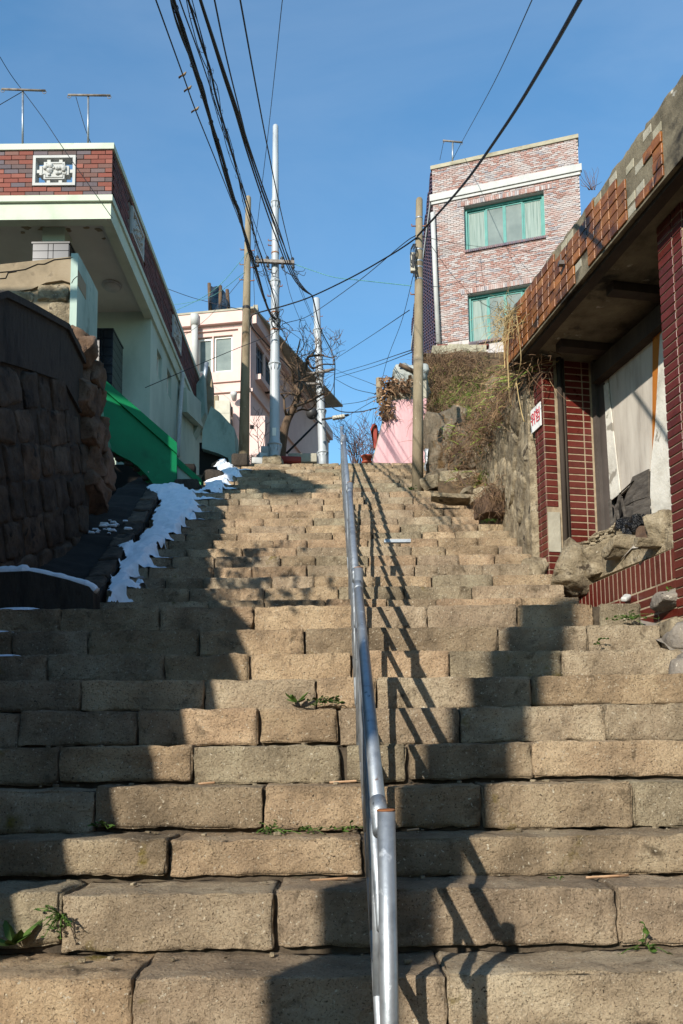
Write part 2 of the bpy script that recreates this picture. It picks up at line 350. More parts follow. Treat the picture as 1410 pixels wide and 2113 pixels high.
# ================================================================ STAIRS
def structure(o, kind='structure'): o['kind'] = kind; return o
T1 = 0.29; T2 = 0.285; Y10 = 6.05
VL = [2010, 1838, 1728, 1620, 1535, 1460, 1398, 1345, 1295, 1250]
VU = [1236, 1210, 1188, 1166, 1145.6, 1128.5, 1111, 1097.5, 1083, 1067.5, 1052.5, 1039, 1026.5, 1014, 1005.5, 996.8, 989, 981, 973.5, 966.5, 960, 954.7]
STEPS = []      # (front edge Y, top z, next front Y, upper flight?)
lowY = [T1 * (k + 9) for k in range(10)]; lowZ = [atY(800, v, y).z for v, y in zip(VL, lowY)]
upY = [Y10 + T2 * j for j in range(22)]; upZ = [atY(800, v, y).z for v, y in zip(VU, upY)]
for k in range(6, 0, -1): STEPS.append((lowY[0] - T1 * k, lowZ[0] - .18 * k, False, -k))
for k in range(10): STEPS.append((lowY[k], lowZ[k], False, k))
for j in range(22): STEPS.append((upY[j], upZ[j], True, 10 + j))
EDGES = [(y, z) for y, z, _, _ in STEPS]
def stair_ramp(Y): return pl(EDGES, Y)            # line through the step edges
def stair_z(Y):
    z = STEPS[0][1] - .18
    for y, zz, _, _ in STEPS:
        if Y >= y: z = zz
    return z
def left_x(Y): return pl([(5.9, -2.62), (5.95, -1.80), (9.6, -2.15), (9.9, -1.95), (11, -1.75), (13, -1.7)], Y)
def right_x(Y): return pl([(4.5, 1.95), (5.6, 1.92), (5.95, 1.80), (6.3, 1.75), (9.6, 1.68), (12.5, 1.45)], Y)
TOPZ = upZ[-1]

# ground: one sheet, following the hill, running out to the horizon
def ground_z(x, y):
    if y < 0: return -2.6
    if y < 12.4: return pl([(0, -2.6), (2.6, -1.3), (5.2, .35), (6.0, .6), (12.2, TOPZ - .45), (12.4, TOPZ - .03)], y)
    return pl([(12.4, TOPZ - .03), (45, TOPZ - .03), (120, -3), (2000, -3)], y)
gx = [-900, -300, -80, -30, -12, -6, -4, -3, -2, -1, 0, 1, 2, 3, 4, 6, 12, 30, 80, 300, 900]
gy = [-900, -200, -40, -10, 0, 1.3, 2.6, 4, 5.2, 6, 8, 10, 11.5, 12.2, 12.4, 14, 18, 25, 45, 80, 120, 400, 1500]
g = MB(); g.add([(x, y, ground_z(x, y)) for y in gy for x in gx],
    [(j * len(gx) + i, j * len(gx) + i + 1, (j + 1) * len(gx) + i + 1, (j + 1) * len(gx) + i) for j in range(len(gy) - 1) for i in range(len(gx) - 1)])
structure(g.build('ground', M['ground']))
structure(MB().box((-1.7, 12.32, TOPZ - .2), (1.5, 30, TOPZ - .012)).build('path', M['greycement']))

stairs = thing('stone_staircase', 'long flight of worn tan stone steps climbing the hill between the houses', 'staircase', (0, 2.6, lowZ[0]))
core = MB()
for i, (y, z, up, k) in enumerate(STEPS):
    y2 = STEPS[i + 1][0] if i + 1 < len(STEPS) else 12.40
    xl, xr = left_x(y + .01), right_x(y + .01)
    zb = z - .55
    core.box((xl + .01, y + .035, zb), (xr - .02, y2 + .05, z - .014))
core.build('mortar_bed', M['mortar'], stairs)
JOINTS = {0: [285, 905], 1: [140, 567, 1250], 2: [353, 745], 3: [203, 545, 755, 985, 1290], 4: [128, 400, 712, 835, 1090],
          5: [45, 287, 535, 697, 945, 1240], 6: [170, 423, 652, 775, 1092], 7: [100, 340, 515, 725, 925, 1158],
          8: [25, 180, 412, 628, 1028, 1213], 9: [125, 330, 525, 740, 882, 1070, 1240], 10: [430, 545, 672, 800, 902, 1080], 11: [245, 390, 545, 700, 835, 978]}
nst = 0
for i, (y, z, up, k) in enumerate(STEPS):
    if k < -2: continue
    y2 = STEPS[i + 1][0] if i + 1 < len(STEPS) else 12.40
    zprev = STEPS[i - 1][1]
    xl, xr = left_x(y + .01), right_x(y + .01)
    if k in JOINTS: js = [atY(u, 1300, y).x for u in JOINTS[k]]
    else:
        js = []; x = xl + random.uniform(.2, .5)
        while x < xr - .15: js.append(x); x += random.uniform(.30, .62) if up else random.uniform(.5, .9)
    js = [xl] + [x for x in js if xl + .1 < x < xr - .08] + [xr]
    near = k < 10
    for a, b in zip(js, js[1:]):
        gap = random.uniform(.006, .016) if near else random.uniform(.005, .014)
        w = b - a - gap; h = (z - zprev) - (random.uniform(.004, .02) if near else .003); d = (y2 - y) + .045
        if k == 10: d = .3
        dz = random.uniform(-.007, .004) if near else random.uniform(-.004, .003); dy = random.uniform(-.012, .010) if near else random.uniform(-.006, .006)
        n = (max(3, int(w / (.022 if k < 4 else .035 if near else .06))), 6 if near else 3, max(2, int(h / (.022 if near else .045))))
        mb = MB()
        rot = Matrix.Rotation(random.uniform(-.012, .012), 3, 'Z') @ Matrix.Rotation(random.uniform(-.012, .012), 3, 'Y')
        c = V(((a + b) / 2, y + d / 2, z - h / 2))
        mb.rock((0, 0, 0), (w, d, h), r=.0065 if near else .007, n=n, amp=.016 if near else .013, freq=10.0, mtx=rot, edge=2.4, cuts=(2 if random.random() < .45 else 0) if near else (1 if random.random() < .3 else 0), depth=(.88, .98))
        o = mb.build('step_stone', M['step'], None, True)
        o.location = c + V((0, dy, dz)); adopt(o, stairs); nst += 1
print('step stones', nst)

# landing fill, right edge rubble beside the lower steps
lm = MB()
for q in range(16):
    y = random.uniform(2.9, 5.7); z = stair_ramp(y)
    x = random.uniform(1.98, 2.5) + (0.0 if y < 5 else .05)
    s_ = random.uniform(.18, .4)
    lm.rock((x, y, z - .06 + (x - 1.95) * .18), (s_, s_ * 1.2, s_ * .6), r=s_ * .2, n=(4, 4, 2), amp=.04, freq=4, mtx=Matrix.Rotation(random.uniform(0, 3), 3, 'Z'))
lm.add([(1.90, 2.5, stair_ramp(2.5) - .1), (3.2, 2.5, stair_ramp(2.5)), (3.2, 4.8, stair_ramp(4.8) + .25), (1.90, 4.8, stair_ramp(4.8) - .05), (1.90, 5.9, 1.02), (3.2, 5.9, 1.2)], [(0, 1, 2, 3), (3, 2, 5, 4)])
structure(lm.build('rubble_slope', M['landing'], None, True), 'stuff')
pc = MB(); p0 = atY(1392, 1236, 5.3)
pc.rock(p0 + V((.08, -.08, -.02)), (.46, .2, .11), r=.012, n=(14, 8, 5), amp=.03, freq=8, cuts=12, depth=(.6, .92))
tag(pc.build('broken_concrete_slab', M['landing'], None, True), 'broken grey concrete lump at the foot of the red tiled wall', 'rubble')
pc = MB(); p0 = atY(1402, 1300, 4.95)
pc.rock(p0 + V((.06, .0, -.03)), (.34, .3, .12), r=.02, n=(9, 7, 4), amp=.02, freq=6, cuts=7, depth=(.7, .95), mtx=Matrix.Rotation(.25, 3, 'Y'))
tag(pc.build('flat_stone', M['rubble'], None, True), 'flat tilted stone at the right edge below the concrete lump', 'stone')

# ramp beside the upper flight and its kerb stones
rp_ = MB(); ys = [5.9 + .06 * i for i in range(80)]
vs = []
for y in ys:
    for x in (-2.68, -2.45, -2.2, left_x(min(y, 9.6)) - .0):
        vs.append((x, y, stair_ramp(max(y, 6.1)) + .02 + .05 * fbm(x * 2, y * 2) + .03 * fbm(x * 9, y * 7) + (.05 if x < -2.4 else 0)))
rp_.add(vs, [(j * 4 + i, j * 4 + i + 1, j * 4 + i + 5, j * 4 + i + 4) for j in range(len(ys) - 1) for i in range(3)])
ramp = structure(rp_.build('ramp', M['asphalt'], None, True))
for q in range(8):
    y0 = 6.06 + q * .46; x = left_x(y0 + .2) - .10
    mb = MB(); sl = math.atan2(stair_ramp(y0 + .45) - stair_ramp(y0), .45)
    mb.rock((0, 0, 0), (.17, .5, .22), r=.012, n=(4, 10, 4), amp=.03, freq=7, mtx=Matrix.Rotation(sl, 3, 'X') @ Matrix.Rotation(0.1, 3, 'Z'))
    o = mb.build('kerb_stone', M['wallstone'], None, True); o.location = (x, y0 + .23, stair_ramp(y0 + .23) - .06); adopt(o, ramp)

# snow capped low wall end at the left of the landing
lw = thing('low_wall', 'low dark concrete kerb wall with a thick rim of snow at the foot of the ramp', 'wall', (-2.3, 5.85, lowZ[9]))
yb = 5.62
def lwp(u, v): return atY(u, v, yb)
q = [lwp(-40, 1275), lwp(193, 1262), lwp(192, 1222), lwp(183, 1210), lwp(140, 1196), lwp(90, 1184), lwp(60, 1178), lwp(-40, 1182)]
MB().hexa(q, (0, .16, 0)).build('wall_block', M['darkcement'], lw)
sn = MB()
for (u, v) in [(-40, 1180), (0, 1179), (30, 1178), (60, 1176), (90, 1182), (120, 1189), (150, 1196), (175, 1204), (190, 1214)]:
    pass
cpts = [lwp(u, v) + V((0, .07, 0)) for (u, v) in [(-40, 1180), (0, 1180), (30, 1178), (60, 1177), (95, 1184), (130, 1192), (160, 1200), (180, 1207), (192, 1217)]]
sp = crom(cpts, 5); sn.tube(sp, [(.055 if i < 14 else .036) * (1 + .25 * noise.noise(V((i * .45, 3, 1)))) for i in range(len(sp))], 10)
so = sn.build('snow_ridge', M['snow'], None, True); tag(so, 'rounded rim of snow lying along the low dark kerb wall', 'snow')

# ================================================================ HANDRAIL
rail = thing('handrail', 'galvanised steel pipe handrail with rusty joints running up the middle of the steps', 'handrail', (.11, 2.02, -1.1))
POSTS = [(797, 1672, 2.02), (740, 1172, 4.0), (722.5, 996, 6.2), (710, 899, 9.0), (705.5, 881, 12.1)]
PP = [atY(u, v, y) for u, v, y in POSTS]
def rail_pt(Y, dz=0):
    for a, b in zip(PP, PP[1:]):
        if Y <= b.y or b is PP[-1]:
            t = (Y - a.y) / (b.y - a.y); p = a.lerp(b, t); return V((p.x - .012, Y, p.z - .05 + dz))
for i, p in enumerate(PP):
    zb = stair_z(p.y) - .05
    mb = MB(); mb.tube([(p.x, p.y, zb), (p.x, p.y, p.z)], .0222, 16)
    o = mb.build('post', M['galv'], rail, True)
    mb = MB(); mb.lathe([(.0185, -.002), (.0226, -.002), (.0228, .002), (.020, .003), (.0185, .001)], (p.x, p.y, p.z), 16); mb.build('rusty_rim', M['rust'], o, True)
for i, (a, b) in enumerate(zip(PP, PP[1:])):
    st = rail_pt(a.y + .03); en = rail_pt(b.y - .0)
    st.z = a.z - .055; 
    lowb = b.z - .055 - (.0 if i else .02)
    en = V((b.x - .004, b.y, lowb))
    mb = MB(); mb.tube([st, st.lerp(en, .5), en], .0205, 16); mb.build('top_rail', M['galv'], rail, True)
    for t in (.05, .96):
        c0 = st.lerp(en, t); dd = (en - st).normalized(); MB().tube([c0 - dd * .035, c0 + dd * .035], .0222, 16).build('pipe_collar', M['galv'], rail, True)
    for off, nm in ((-.23, 'mid_rail'), (-.62, 'bottom_rail')):
        mb = MB(); mb.tube([st + V((0, 0, off)), en + V((0, 0, off))], .015, 12); mb.build(nm, M['galv'], rail, True)
    y = a.y + .31
    while y < b.y - .1:
        p = st.lerp(en, (y - st.y) / (en.y - st.y))
        MB().tube([p + V((0, 0, -.62)), p + V((0, 0, -.23))], .0145, 10).build('baluster', M['galv'], rail, True)
        y += .235 if i < 2 else .26

# ================================================================ LEFT DARK RETAINING WALL
XW = -2.47
rw = thing('retaining_wall', 'dark rough stone retaining wall with a cement coping on the left of the ramp', 'wall', (XW, 6, 1))
topimg = [atX(u, v, XW) for u, v in [(0, 622), (60, 650), (130, 687), (165, 757), (182, 800)]]
prof = [(0.0, -1.8), (0.1, .3), (.6, 1.4), (1.0, 2.35), (1.55, 2.72), (4.0, 2.74), (4.75, 2.86), (5.3, 3.08)] + [(p.y, p.z) for p in topimg]
def wall_top(y): return pl(prof[1:], y)
endY = topimg[-1].y
poly = [V((XW, y, z)) for y, z in prof] + [V((XW, endY + .12, 2.6)), V((XW, endY + .12, 0)), V((XW, 5.0, -1.8))]
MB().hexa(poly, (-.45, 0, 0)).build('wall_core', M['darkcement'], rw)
# cement coping band, proud of the stones
cp = MB()
for (y0, z0), (y1, z1) in zip(prof[5:-2], prof[6:-1]):
    cp.hexa([(XW, y0, z0 + .03), (XW, y1, z1 + .03), (XW, y1, z1 - .46), (XW, y0, z0 - .46)], (.03, 0, 0))
    cp.hexa([(XW + .06, y0, z0 + .085), (XW + .06, y1, z1 + .085), (XW + .06, y1, z1 + .03), (XW + .06, y0, z0 + .03)], (-.5, 0, 0))
cp.build('coping', M['darkcement'], rw)
SLP = .40; rowh = .30
for r in range(-2, 12):
    t = .9 + r * rowh; y = 4.7 + (r % 2) * .13 + random.uniform(0, .15)
    while y < 8.25:
        w = random.uniform(.24, .5); yc = y + w / 2; zc = t + SLP * (yc - 6) + rowh / 2
        y += w
        if zc > wall_top(yc) - .58 or zc < stair_ramp(yc) - .2 or yc > endY + .02: continue
        mb = MB(); mb.rock((0, 0, 0), (.10, w - random.uniform(.0, .035), rowh - random.uniform(.0, .05)), r=.02, n=(2, 9, 8), amp=.028, freq=8, mtx=Matrix.Rotation(math.atan(SLP) + random.uniform(-.12, .12), 3, 'X'), cuts=5, depth=(.72, .95))
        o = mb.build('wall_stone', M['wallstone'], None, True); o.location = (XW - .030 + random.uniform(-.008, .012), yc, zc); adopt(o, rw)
gl = MB()
for q in range(9):
    p = atX(95 + q * 5 + random.uniform(-3, 3), 672 + q * 2.2, XW - .1) + V((0, 0, .03)); a = random.uniform(0, 3)
    gl.hexa([p, p + V((.04 * math.cos(a), .04 * math.sin(a), 0)), p + V((.02, .02, random.uniform(.05, .1)))], (.006, .004, 0))
o = gl.build('glass_shard', M['teal']); tag(o, 'row of broken green glass shards set on the dark wall top', 'glass shards'); o['kind'] = 'stuff'

# rough reddish stone pier at the end of that wall
pier = thing('stone_pier', 'rough reddish boulder pier between the dark wall and the green parapet', 'wall', (XW, 8.6, 2))
for (u, v, w, h) in [(180, 722, .34, .34), (192, 775, .40, .36), (204, 842, .44, .42), (214, 905, .42, .36), (218, 965, .46, .40), (190, 880, .4, .4), (194, 945, .4, .4), (181, 815, .4, .4), (200, 1005, .5, .35)]:
    p = atX(u, v, XW + .05)
    mb = MB(); mb.rock((0, 0, 0), (.55, w, h * 1.1), r=.03, n=(9, 11, 11), amp=.06, freq=7, cuts=13, depth=(.55, .85), mtx=Matrix.Rotation(random.uniform(-.3, .3), 3, 'X'))
    o = mb.build('boulder', M['redrock'], None, True); o.location = p + V((-.2, 0, 0)); adopt(o, pier)

# ================================================================ LIT STONE BLOCK UNDER THE CANOPY
YB = 7.6
blk = thing('stone_gate_wall', 'sunlit rubble stone wall end with cracked cement cap and mint painted side', 'wall', (-2.8, YB, 3))
bc = atY(160, 528, YB); bl = atY(-60, 552, YB); xb = bc.x
MB().hexa([(bl.x, YB, 2.5), (xb - .015, YB, 2.5), (xb - .015, YB, bc.z - .012), (bl.x, YB, bl.z - .012)], (0, .2, 0)).build('wall_core', M['cement'], blk)
capq = [atY(-60, 552, YB - .03), atY(161, 528, YB - .03), atY(161, 588, YB - .03), atY(128, 578, YB - .03), atY(95, 583, YB - .03), atY(66, 596, YB - .03), atY(20, 603, YB - .03), atY(-60, 612, YB - .03)]
cap = MB().hexa(capq, (0, .26, 0)).build('cement_cap', M['cement'], blk)
ck = MB()
for pts in ([(0, 562), (22, 560), (52, 556), (78, 545), (92, 545), (112, 536), (150, 532)], [(0, 575), (12, 574), (17, 563), (34, 560)], [(148, 585), (152, 577), (160, 570)]):
    ck.tube([atY(u, v, YB - .033) for u, v in pts], .005, 5)
ck.build('crack', M['dark'], blk)
for (u0, v0, u1, v1) in [(8, 600, 68, 640), (74, 585, 141, 622), (98, 622, 158, 672), (36, 634, 90, 672), (-40, 612, 6, 650), (100, 670, 158, 715), (40, 672, 98, 712), (-30, 650, 32, 690)]:
    a = atY(u0, v1, YB - .02); b = atY(u1, v0, YB - .02)
    mb = MB(); mb.rock((0, 0, 0), (b.x - a.x - .008, .07, b.z - a.z - .008), r=.02, n=(11, 2, 9), amp=.035, freq=7, cuts=6, depth=(.75, .95))
    o = mb.build('wall_stone', M['rubble'], None, True); o.location = (a + b) / 2 + V((0, .02, 0)); adopt(o, blk)
sd = MB().hexa([(xb - .05, YB - .035, 4.0), (xb - .05, YB + .62, 3.85), (xb - .05, YB + .62, bc.z - .0), (xb - .05, YB + .35, bc.z + .01), (xb - .05, YB - .035, bc.z + .005)], (.068, 0, 0))
sd.build('mint_side', M['mintold'], blk)
MB().box((-4.2, 8.38, 2.5), (-3.04, 8.5, 5.1)).build('rear_wall', M['mortar'], blk)  # unseen wall, added to throw shade on the left of the green parapet

# ================================================================ MINT HOUSE WITH BRICK PARAPET
YF = 9.0
mh = thing('mint_house', 'pale mint house with a red brick parapet and a deep porch canopy', 'house', (-3.2, 11, 4))
XR = atY(232, 350, YF).x; XL = XR - 2.05
zt = atY(232, 297, YF).z; zc_ = atY(232, 309, YF).z; zb0 = atY(232, 403, YF).z; zs1 = atY(232, 415, YF).z; zs0 = atY(232, 449, YF).z
YE = atX(414, 787, XR).y
print('mint', XR, YE, zt, zs0, atX(414, 787, XR).z, atX(440, 865, XR))
TH = .13
w0 = atY(70, 323, YF); w1 = atY(156, 384, YF)       # front opening
sides = [atX(283, 512, XR).y, atX(364.5, 716, XR).y]; sw = [.62, .62]
zo0, zo1 = w1.z, w0.z
pm = MB()
for a, b, c, d in [(XL, w0.x, zb0, zc_), (w1.x, XR - .012, zb0, zc_), (w0.x, w1.x, zb0, zo0), (w0.x, w1.x, zo1, zc_)]:
    pm.box((a, YF + .012, c), (b, YF + TH, d))
ycuts = [YF + TH] + sum([[s - w / 2, s + w / 2] for s, w in zip(sides, sw)], []) + [YE]
for i in range(len(ycuts) - 1):
    if i % 2 == 0: pm.box((XR - TH, ycuts[i], zb0), (XR - .012, ycuts[i + 1], zc_))
    else:
        pm.box((XR - TH, ycuts[i], zb0), (XR - .012, ycuts[i + 1], zo0)); pm.box((XR - TH, ycuts[i], zo1), (XR - .012, ycuts[i + 1], zc_))
par = pm.build('parapet', M['joint'], mh)
nc = 10; ch = (zc_ - zb0) / nc; bw = ch * 2.95
bm_full = MB().box((-bw / 2 + .004, 0, -ch / 2 + .004), (bw / 2 - .004, .03, ch / 2 - .004)).mesh('brick', M['mbrick'])
bm_half = MB().box((-bw / 4 + .004, 0, -ch / 2 + .004), (bw / 4 - .004, .03, ch / 2 - .004)).mesh('half_brick', M['mbrick'])
nb = 0
for r in range(nc):
    z = zb0 + (r + .5) * ch; x = XR
    k = 0
    while x > XL:
        half = (k == 0 and r % 2)
        w = bw / 2 if half else bw
        cx = x - w / 2; a, b = cx - w / 2, cx + w / 2
        x -= w; k += 1
        if z - ch * .45 < zo1 and z + ch * .45 > zo0 and b > w0.x - .01 and a < w1.x + .01:
            # cut bricks at the opening's jambs
            for (lo, hi) in ((a, min(b, w0.x - .006)), (max(a, w1.x + .006), b)):
                if hi - lo > .03:
                    MB().box((lo + .004, YF + random.uniform(-.003, .003), z - ch / 2 + .004), (hi - .004, YF + .03, z + ch / 2 - .004)).build('brick', M['mbrick'], par)
            continue
        inst('brick', bm_half if half else bm_full, Matrix.Translation((cx, YF + random.uniform(-.003, .003), z)), par); nb += 1
sb = MB()
for r in range(nc):
    z = zb0 + (r + .5) * ch; y = YF + (.03 if r % 2 else bw / 2)
    while y < YE - .02:
        a, b = y + .003, min(y + bw, YE) - .003; y += bw
        if any(b > s - w / 2 and a < s + w / 2 for s, w in zip(sides, sw)) and zo0 < z < zo1: continue
        sb.box((XR - .03, a, z - ch / 2 + .004), (XR + random.uniform(0, .004), b, z + ch / 2 - .004))
sb.build('side_brickwork', M['mbrickside'], par, kind='stuff')
cpn = MB().box((XL, YF - .02, zc_), (XR + .02, YF + TH + .03, zt)); cpn.box((XR - TH - .03, YF + TH + .03, zc_), (XR + .02, YE, zt)); cpn.build('coping', M['cream'], mh)
# slab: strip, fascia, perimeter beam and soffit
sl = MB().box((XL, YF - .015, zs1), (XR + .012, YE + .3, zb0)); sl.box((XL, YF + .02, zs0), (XR - .012, YF + .14, zs1 - .002)); sl.box((XR - .14, YF + .142, zs0), (XR - .012, YE + 1.5, zs1 - .002))
sl.box((XL, YF + .142, zs0), (XL + .13, 11.2, zs1 - .002))
sl.build('fascia', M['cream'], mh)
MB().box((XL + .13, YF + .142, zs0 + .10), (XR - .142, 11.3, zs1 - .004)).build('soffit', M['soffit'], mh)
pk = MB()
for (u, v, w) in [(55, 470, 26), (90, 472, 30), (140, 474, 22), (180, 470, 16), (205, 474, 20), (215, 492, 10), (48, 480, 14)]:
    c = atZ(u, v, zs0 + .0985); s_ = w * c.y / F / 2
    n = 9; vs = []
    for k in range(n):
        a = 2 * math.pi * k / n; rr = s_ * random.uniform(.5, 1.1); vs.append(c + V((rr * math.cos(a), rr * .7 * math.sin(a), 0)))
    pk.hexa(vs, (0, 0, -.004))
pk.build('peeling_patch', M['cement'], mh)
# ornamental openwork panels
def ornament(mtx, w, h):
    """white openwork concrete panel in local x / z, y into the wall"""
    o = MB(); b = .032
    for bx in [(-w / 2, -h / 2, w / 2, -h / 2 + b), (-w / 2, h / 2 - b, w / 2, h / 2), (-w / 2, -h / 2 + b, -w / 2 + b, h / 2 - b), (w / 2 - b, -h / 2 + b, w / 2, h / 2 - b)]:
        o.box((bx[0], -.02, bx[1]), (bx[2], .1, bx[3]), mtx)
    for sx in (-.14, .14):
        o.box((sx * w - .02, 0, h * .27), (sx * w + .02, .08, h / 2 - b), mtx); o.box((sx * w - .02, 0, -h / 2 + b), (sx * w + .02, .08, -h * .27), mtx)
    for sx in (-1, 1): o.box((sx * w * .34 if sx > 0 else -w / 2 + b, 0, -.02), (w / 2 - b if sx > 0 else -w * .34, .08, .02), mtx)
    p = o.build('ornament_panel', M['white'], mh)
    md = MB(); hw, hh, c = w * .345, h * .28, .05
    pts = [(-hw, -hh + c), (-hw + c, -hh + c), (-hw + c, -hh), (hw - c, -hh), (hw - c, -hh + c), (hw, -hh + c), (hw, hh - c), (hw - c, hh - c), (hw - c, hh), (-hw + c, hh), (-hw + c, hh - c), (-hw, hh - c)]
    md.hexa([mtx @ V((x, -.015, z)) for x, z in pts], mtx.to_3x3() @ V((0, .085, 0)))
    for q in range(26):
        x, z = random.uniform(-hw * .72, hw * .72), random.uniform(-hh * .6, hh * .6); r = random.uniform(.012, .03)
        md.rock(mtx @ V((x, -.018, z)), (r * 2, r * 2, r * 2), r=r * .8, n=(1, 1, 1), amp=.01)
    k = .82
    for (x0, z0), (x1, z1) in zip(pts, pts[1:] + pts[:1]):
        md.tube([mtx @ V((x0 * k, -.018, z0 * k)), mtx @ V((x1 * k, -.018, z1 * k))], .007, 5)
    md.build('medallion', M['white'], p)
ornament(Matrix.Translation(((w0.x + w1.x) / 2, YF, (zo0 + zo1) / 2)), w1.x - w0.x, zo1 - zo0)
for s, w in zip(sides, sw): ornament(frame((XR, s, (zo0 + zo1) / 2), (0, 1, 0)), w, zo1 - zo0)
# walls under the canopy
XWL = atY(310, 780, 11.2).x
wl = MB().box((-4.2, 11.2, 2.6), (XWL, 11.45, zs0 + .1)).build('front_wall', M['mint'], mh)
ws = [atX(329, 755, XWL), atX(349.5, 793, XWL)]
sw_ = MB()
yc0 = 11.45
for p in ws:
    sw_.box((XWL - .25, yc0, 2.6), (XWL, p.y - .16, zs0 + .1)); sw_.box((XWL - .25, p.y - .16, 2.6), (XWL, p.y + .16, p.z - .2)); sw_.box((XWL - .25, p.y - .16, p.z + .2), (XWL, p.y + .16, zs0 + .1)); yc0 = p.y + .16
sw_.box((XWL - .25, yc0, 2.6), (XWL, 16.2, zs0 + .1))
side_wall = sw_.build('side_wall', M['mint'], mh)
for p in ws:
    fr = MB()
    for a, b, c, d in [(-.16, -.2, .16, -.17), (-.16, .17, .16, .2), (-.16, -.17, -.13, .17), (.13, -.17, .16, .17)]:
        fr.box((XWL - .1, p.y + a, p.z + b), (XWL - .05, p.y + c, p.z + d))
    w_ = fr.build('window', M['whiteframe'], mh)
    MB().box((XWL - .09, p.y - .13, p.z - .17), (XWL - .08, p.y + .13, p.z + .17)).build('pane', M['glass'], w_)
# stepped band and lower wing of the far end of the side wall
wg = MB().hexa([atX(370, 800, XWL + .02), atX(445, 870, XWL + .02), atX(430, 905, XWL + .02), atX(372, 850, XWL + .02)], (.12, 0, 0)); wg.build('wall_band', M['mint'], mh)
dp = MB(); a = atX(376, 778, XWL + .06); dp.tube(crom([a + V((-.1, 0, .1)), a + V((0, 0, .06)), a + V((.0, 0, -.1)), atX(372, 850, XWL + .06), atX(367, 942, XWL + .05)], 4), .035, 10); dp.build('downpipe', M['greycable'], mh, True)
# porch lamp
cl = atZ(231, 588, zs0 + .098)
lp = MB().lathe([(.0, -.075), (.07, -.07), (.11, -.045), (.115, -.015)], cl, 20); lpo = lp.build('ceiling_lamp', M['white'], mh, True)
MB().lathe([(.13, -.02), (.13, 0), (.02, .0)], cl, 20).build('lamp_base', M['greycable'], lpo, True)
# black tiled pillars
def tiled_pillar(x0, x1, y0, y1, z0, z1, rows, name='tiled_pillar'):
    p = MB().box((x0 + .01, y0 + .01, z0), (x1 - .01, y1 - .01, z1 - .01)).build(name, M['tilejoint'], mh)
    th = (z1 - z0) / rows
    for r in range(rows):
        for (f0, f1) in ((0, .43), (.43, .57), (.57, 1)):
            a, b = lerp(x0, x1, f0), lerp(x0, x1, f1)
            MB().box((a + .004, y0 - .004, z0 + r * th + .004), (b - .004, y0 + .02, z0 + (r + 1) * th - .004)).build('tile', M['blacktile'], p)
        MB().box((x1 - .02, y0 + .008, z0 + r * th + .004), (x1 + .004, y1 - .004, z0 + (r + 1) * th - .004)).build('tile', M['blacktile'], p)
    MB().box((x0 - .012, y0 - .012, z1 - .01), (x1 + .012, y1 + .012, z1 + .012)).build('pillar_cap', M['blacktile'], p)
a = atY(68, 502, 9.25); b = atY(143, 502, 9.25)
tiled_pillar(a.x, b.x, 9.25, 9.6, a.z - .9, a.z, 9)
c0, c1 = atY(88, 480, 9.3), atY(134, 480, 9.3)
MB().box((c0.x, 9.3, a.z + .015), (c1.x, 9.55, zs0 + .098)).build('porch_post', M['mint'], mh)
a = atY(190, 680, 10.45); b = atY(233, 680, 10.45)
tiled_pillar(a.x, b.x, 10.45, 10.95, a.z - 1.5, a.z, 12)
# neighbouring balcony at the far left
nbk = thing('balcony', 'weathered mint balcony with round balusters at the left edge below the canopy', 'balcony', (-5, 12, 5))
a, b = atY(-60, 420, 12.5), atY(48, 545, 12.5)
MB().hexa([atY(-30, 470, 12.5), atY(50, 548, 12.5), atY(50, 575, 12.5), atY(-30, 512, 12.5)], (0, .2, 0)).build('balcony_beam', M['mintold'], nbk)
MB().hexa([atY(-60, 520, 12.7), atY(60, 560, 12.7), atY(60, 700, 12.7), atY(-60, 700, 12.7)], (0, .1, 0)).build('balcony_wall', M['mint'], nbk)
for (u, v) in [(-12, 520), (2, 530), (16, 540)]:
    c = atY(u, v, 12.45); tm = MB(); tm.tube([c + V((.09 * math.cos(t * .524), 0, .14 * math.sin(t * .524))) for t in range(13)], .025, 6); tm.build('baluster', M['white'], nbk, True)

# ================================================================ GREEN PARAPET
gp = thing('green_parapet', 'bright green sloping parapet wall below the mint house', 'wall', (-2.3, 10, 3))
ga = (208, 9.72); gb = (364, 10.15)
pa, pb = atY(208, 775, ga[1]), atY(364, 915, gb[1])
nrm = V((pb.y - pa.y, -(pb.x - pa.x), 0)).normalized()
def gpt(u, v, off=0): return hit(u, v, pa + nrm * off, nrm)
q = [gpt(206, 790), gpt(365, 930), gpt(365, 1010), gpt(325, 1010), gpt(318, 1000), gpt(303, 980), gpt(285, 962), gpt(268, 950), gpt(248, 940), gpt(232, 930), gpt(218, 880)]
MB().hexa(q, -nrm * .16).build('wall_panel', M['green'], gp)
q = [gpt(206, 774, .035), gpt(365, 913, .035), gpt(366, 936, .035), gpt(208, 797, .035)]
MB().hexa(q, -nrm * .22).build('sloping_cap', M['greencap'], gp)
rb = MB()
for (u, v) in [(232, 934), (250, 944), (268, 955), (286, 966), (303, 984), (316, 1002), (322, 1010)]:
    rb.rock(gpt(u, v, -.08), (.13, .1, .08), r=.03, n=(2, 2, 2), amp=.03, freq=9)
rb.build('broken_edge', M['darkcement'], gp, True, kind='stuff')
MB().box((-3.6, 11.0, 2.4), (-2.0, 11.15, 4.1)).build('cavity_shade_panel', M['dark'], gp)  # dark panel standing for the shadow in the cavity below the parapet
gs = thing('small_parapet', 'small mint wall with a dark green sloping top beside the snow', 'wall', (-1.9, 10.5, 3.2))
def gq(u, v, y=10.6): return atY(u, v, y)
MB().hexa([gq(366, 955), gq(414, 1000), gq(414, 1030), gq(366, 1030)], (0, .15, 0)).build('wall_panel', M['mint'], gs)
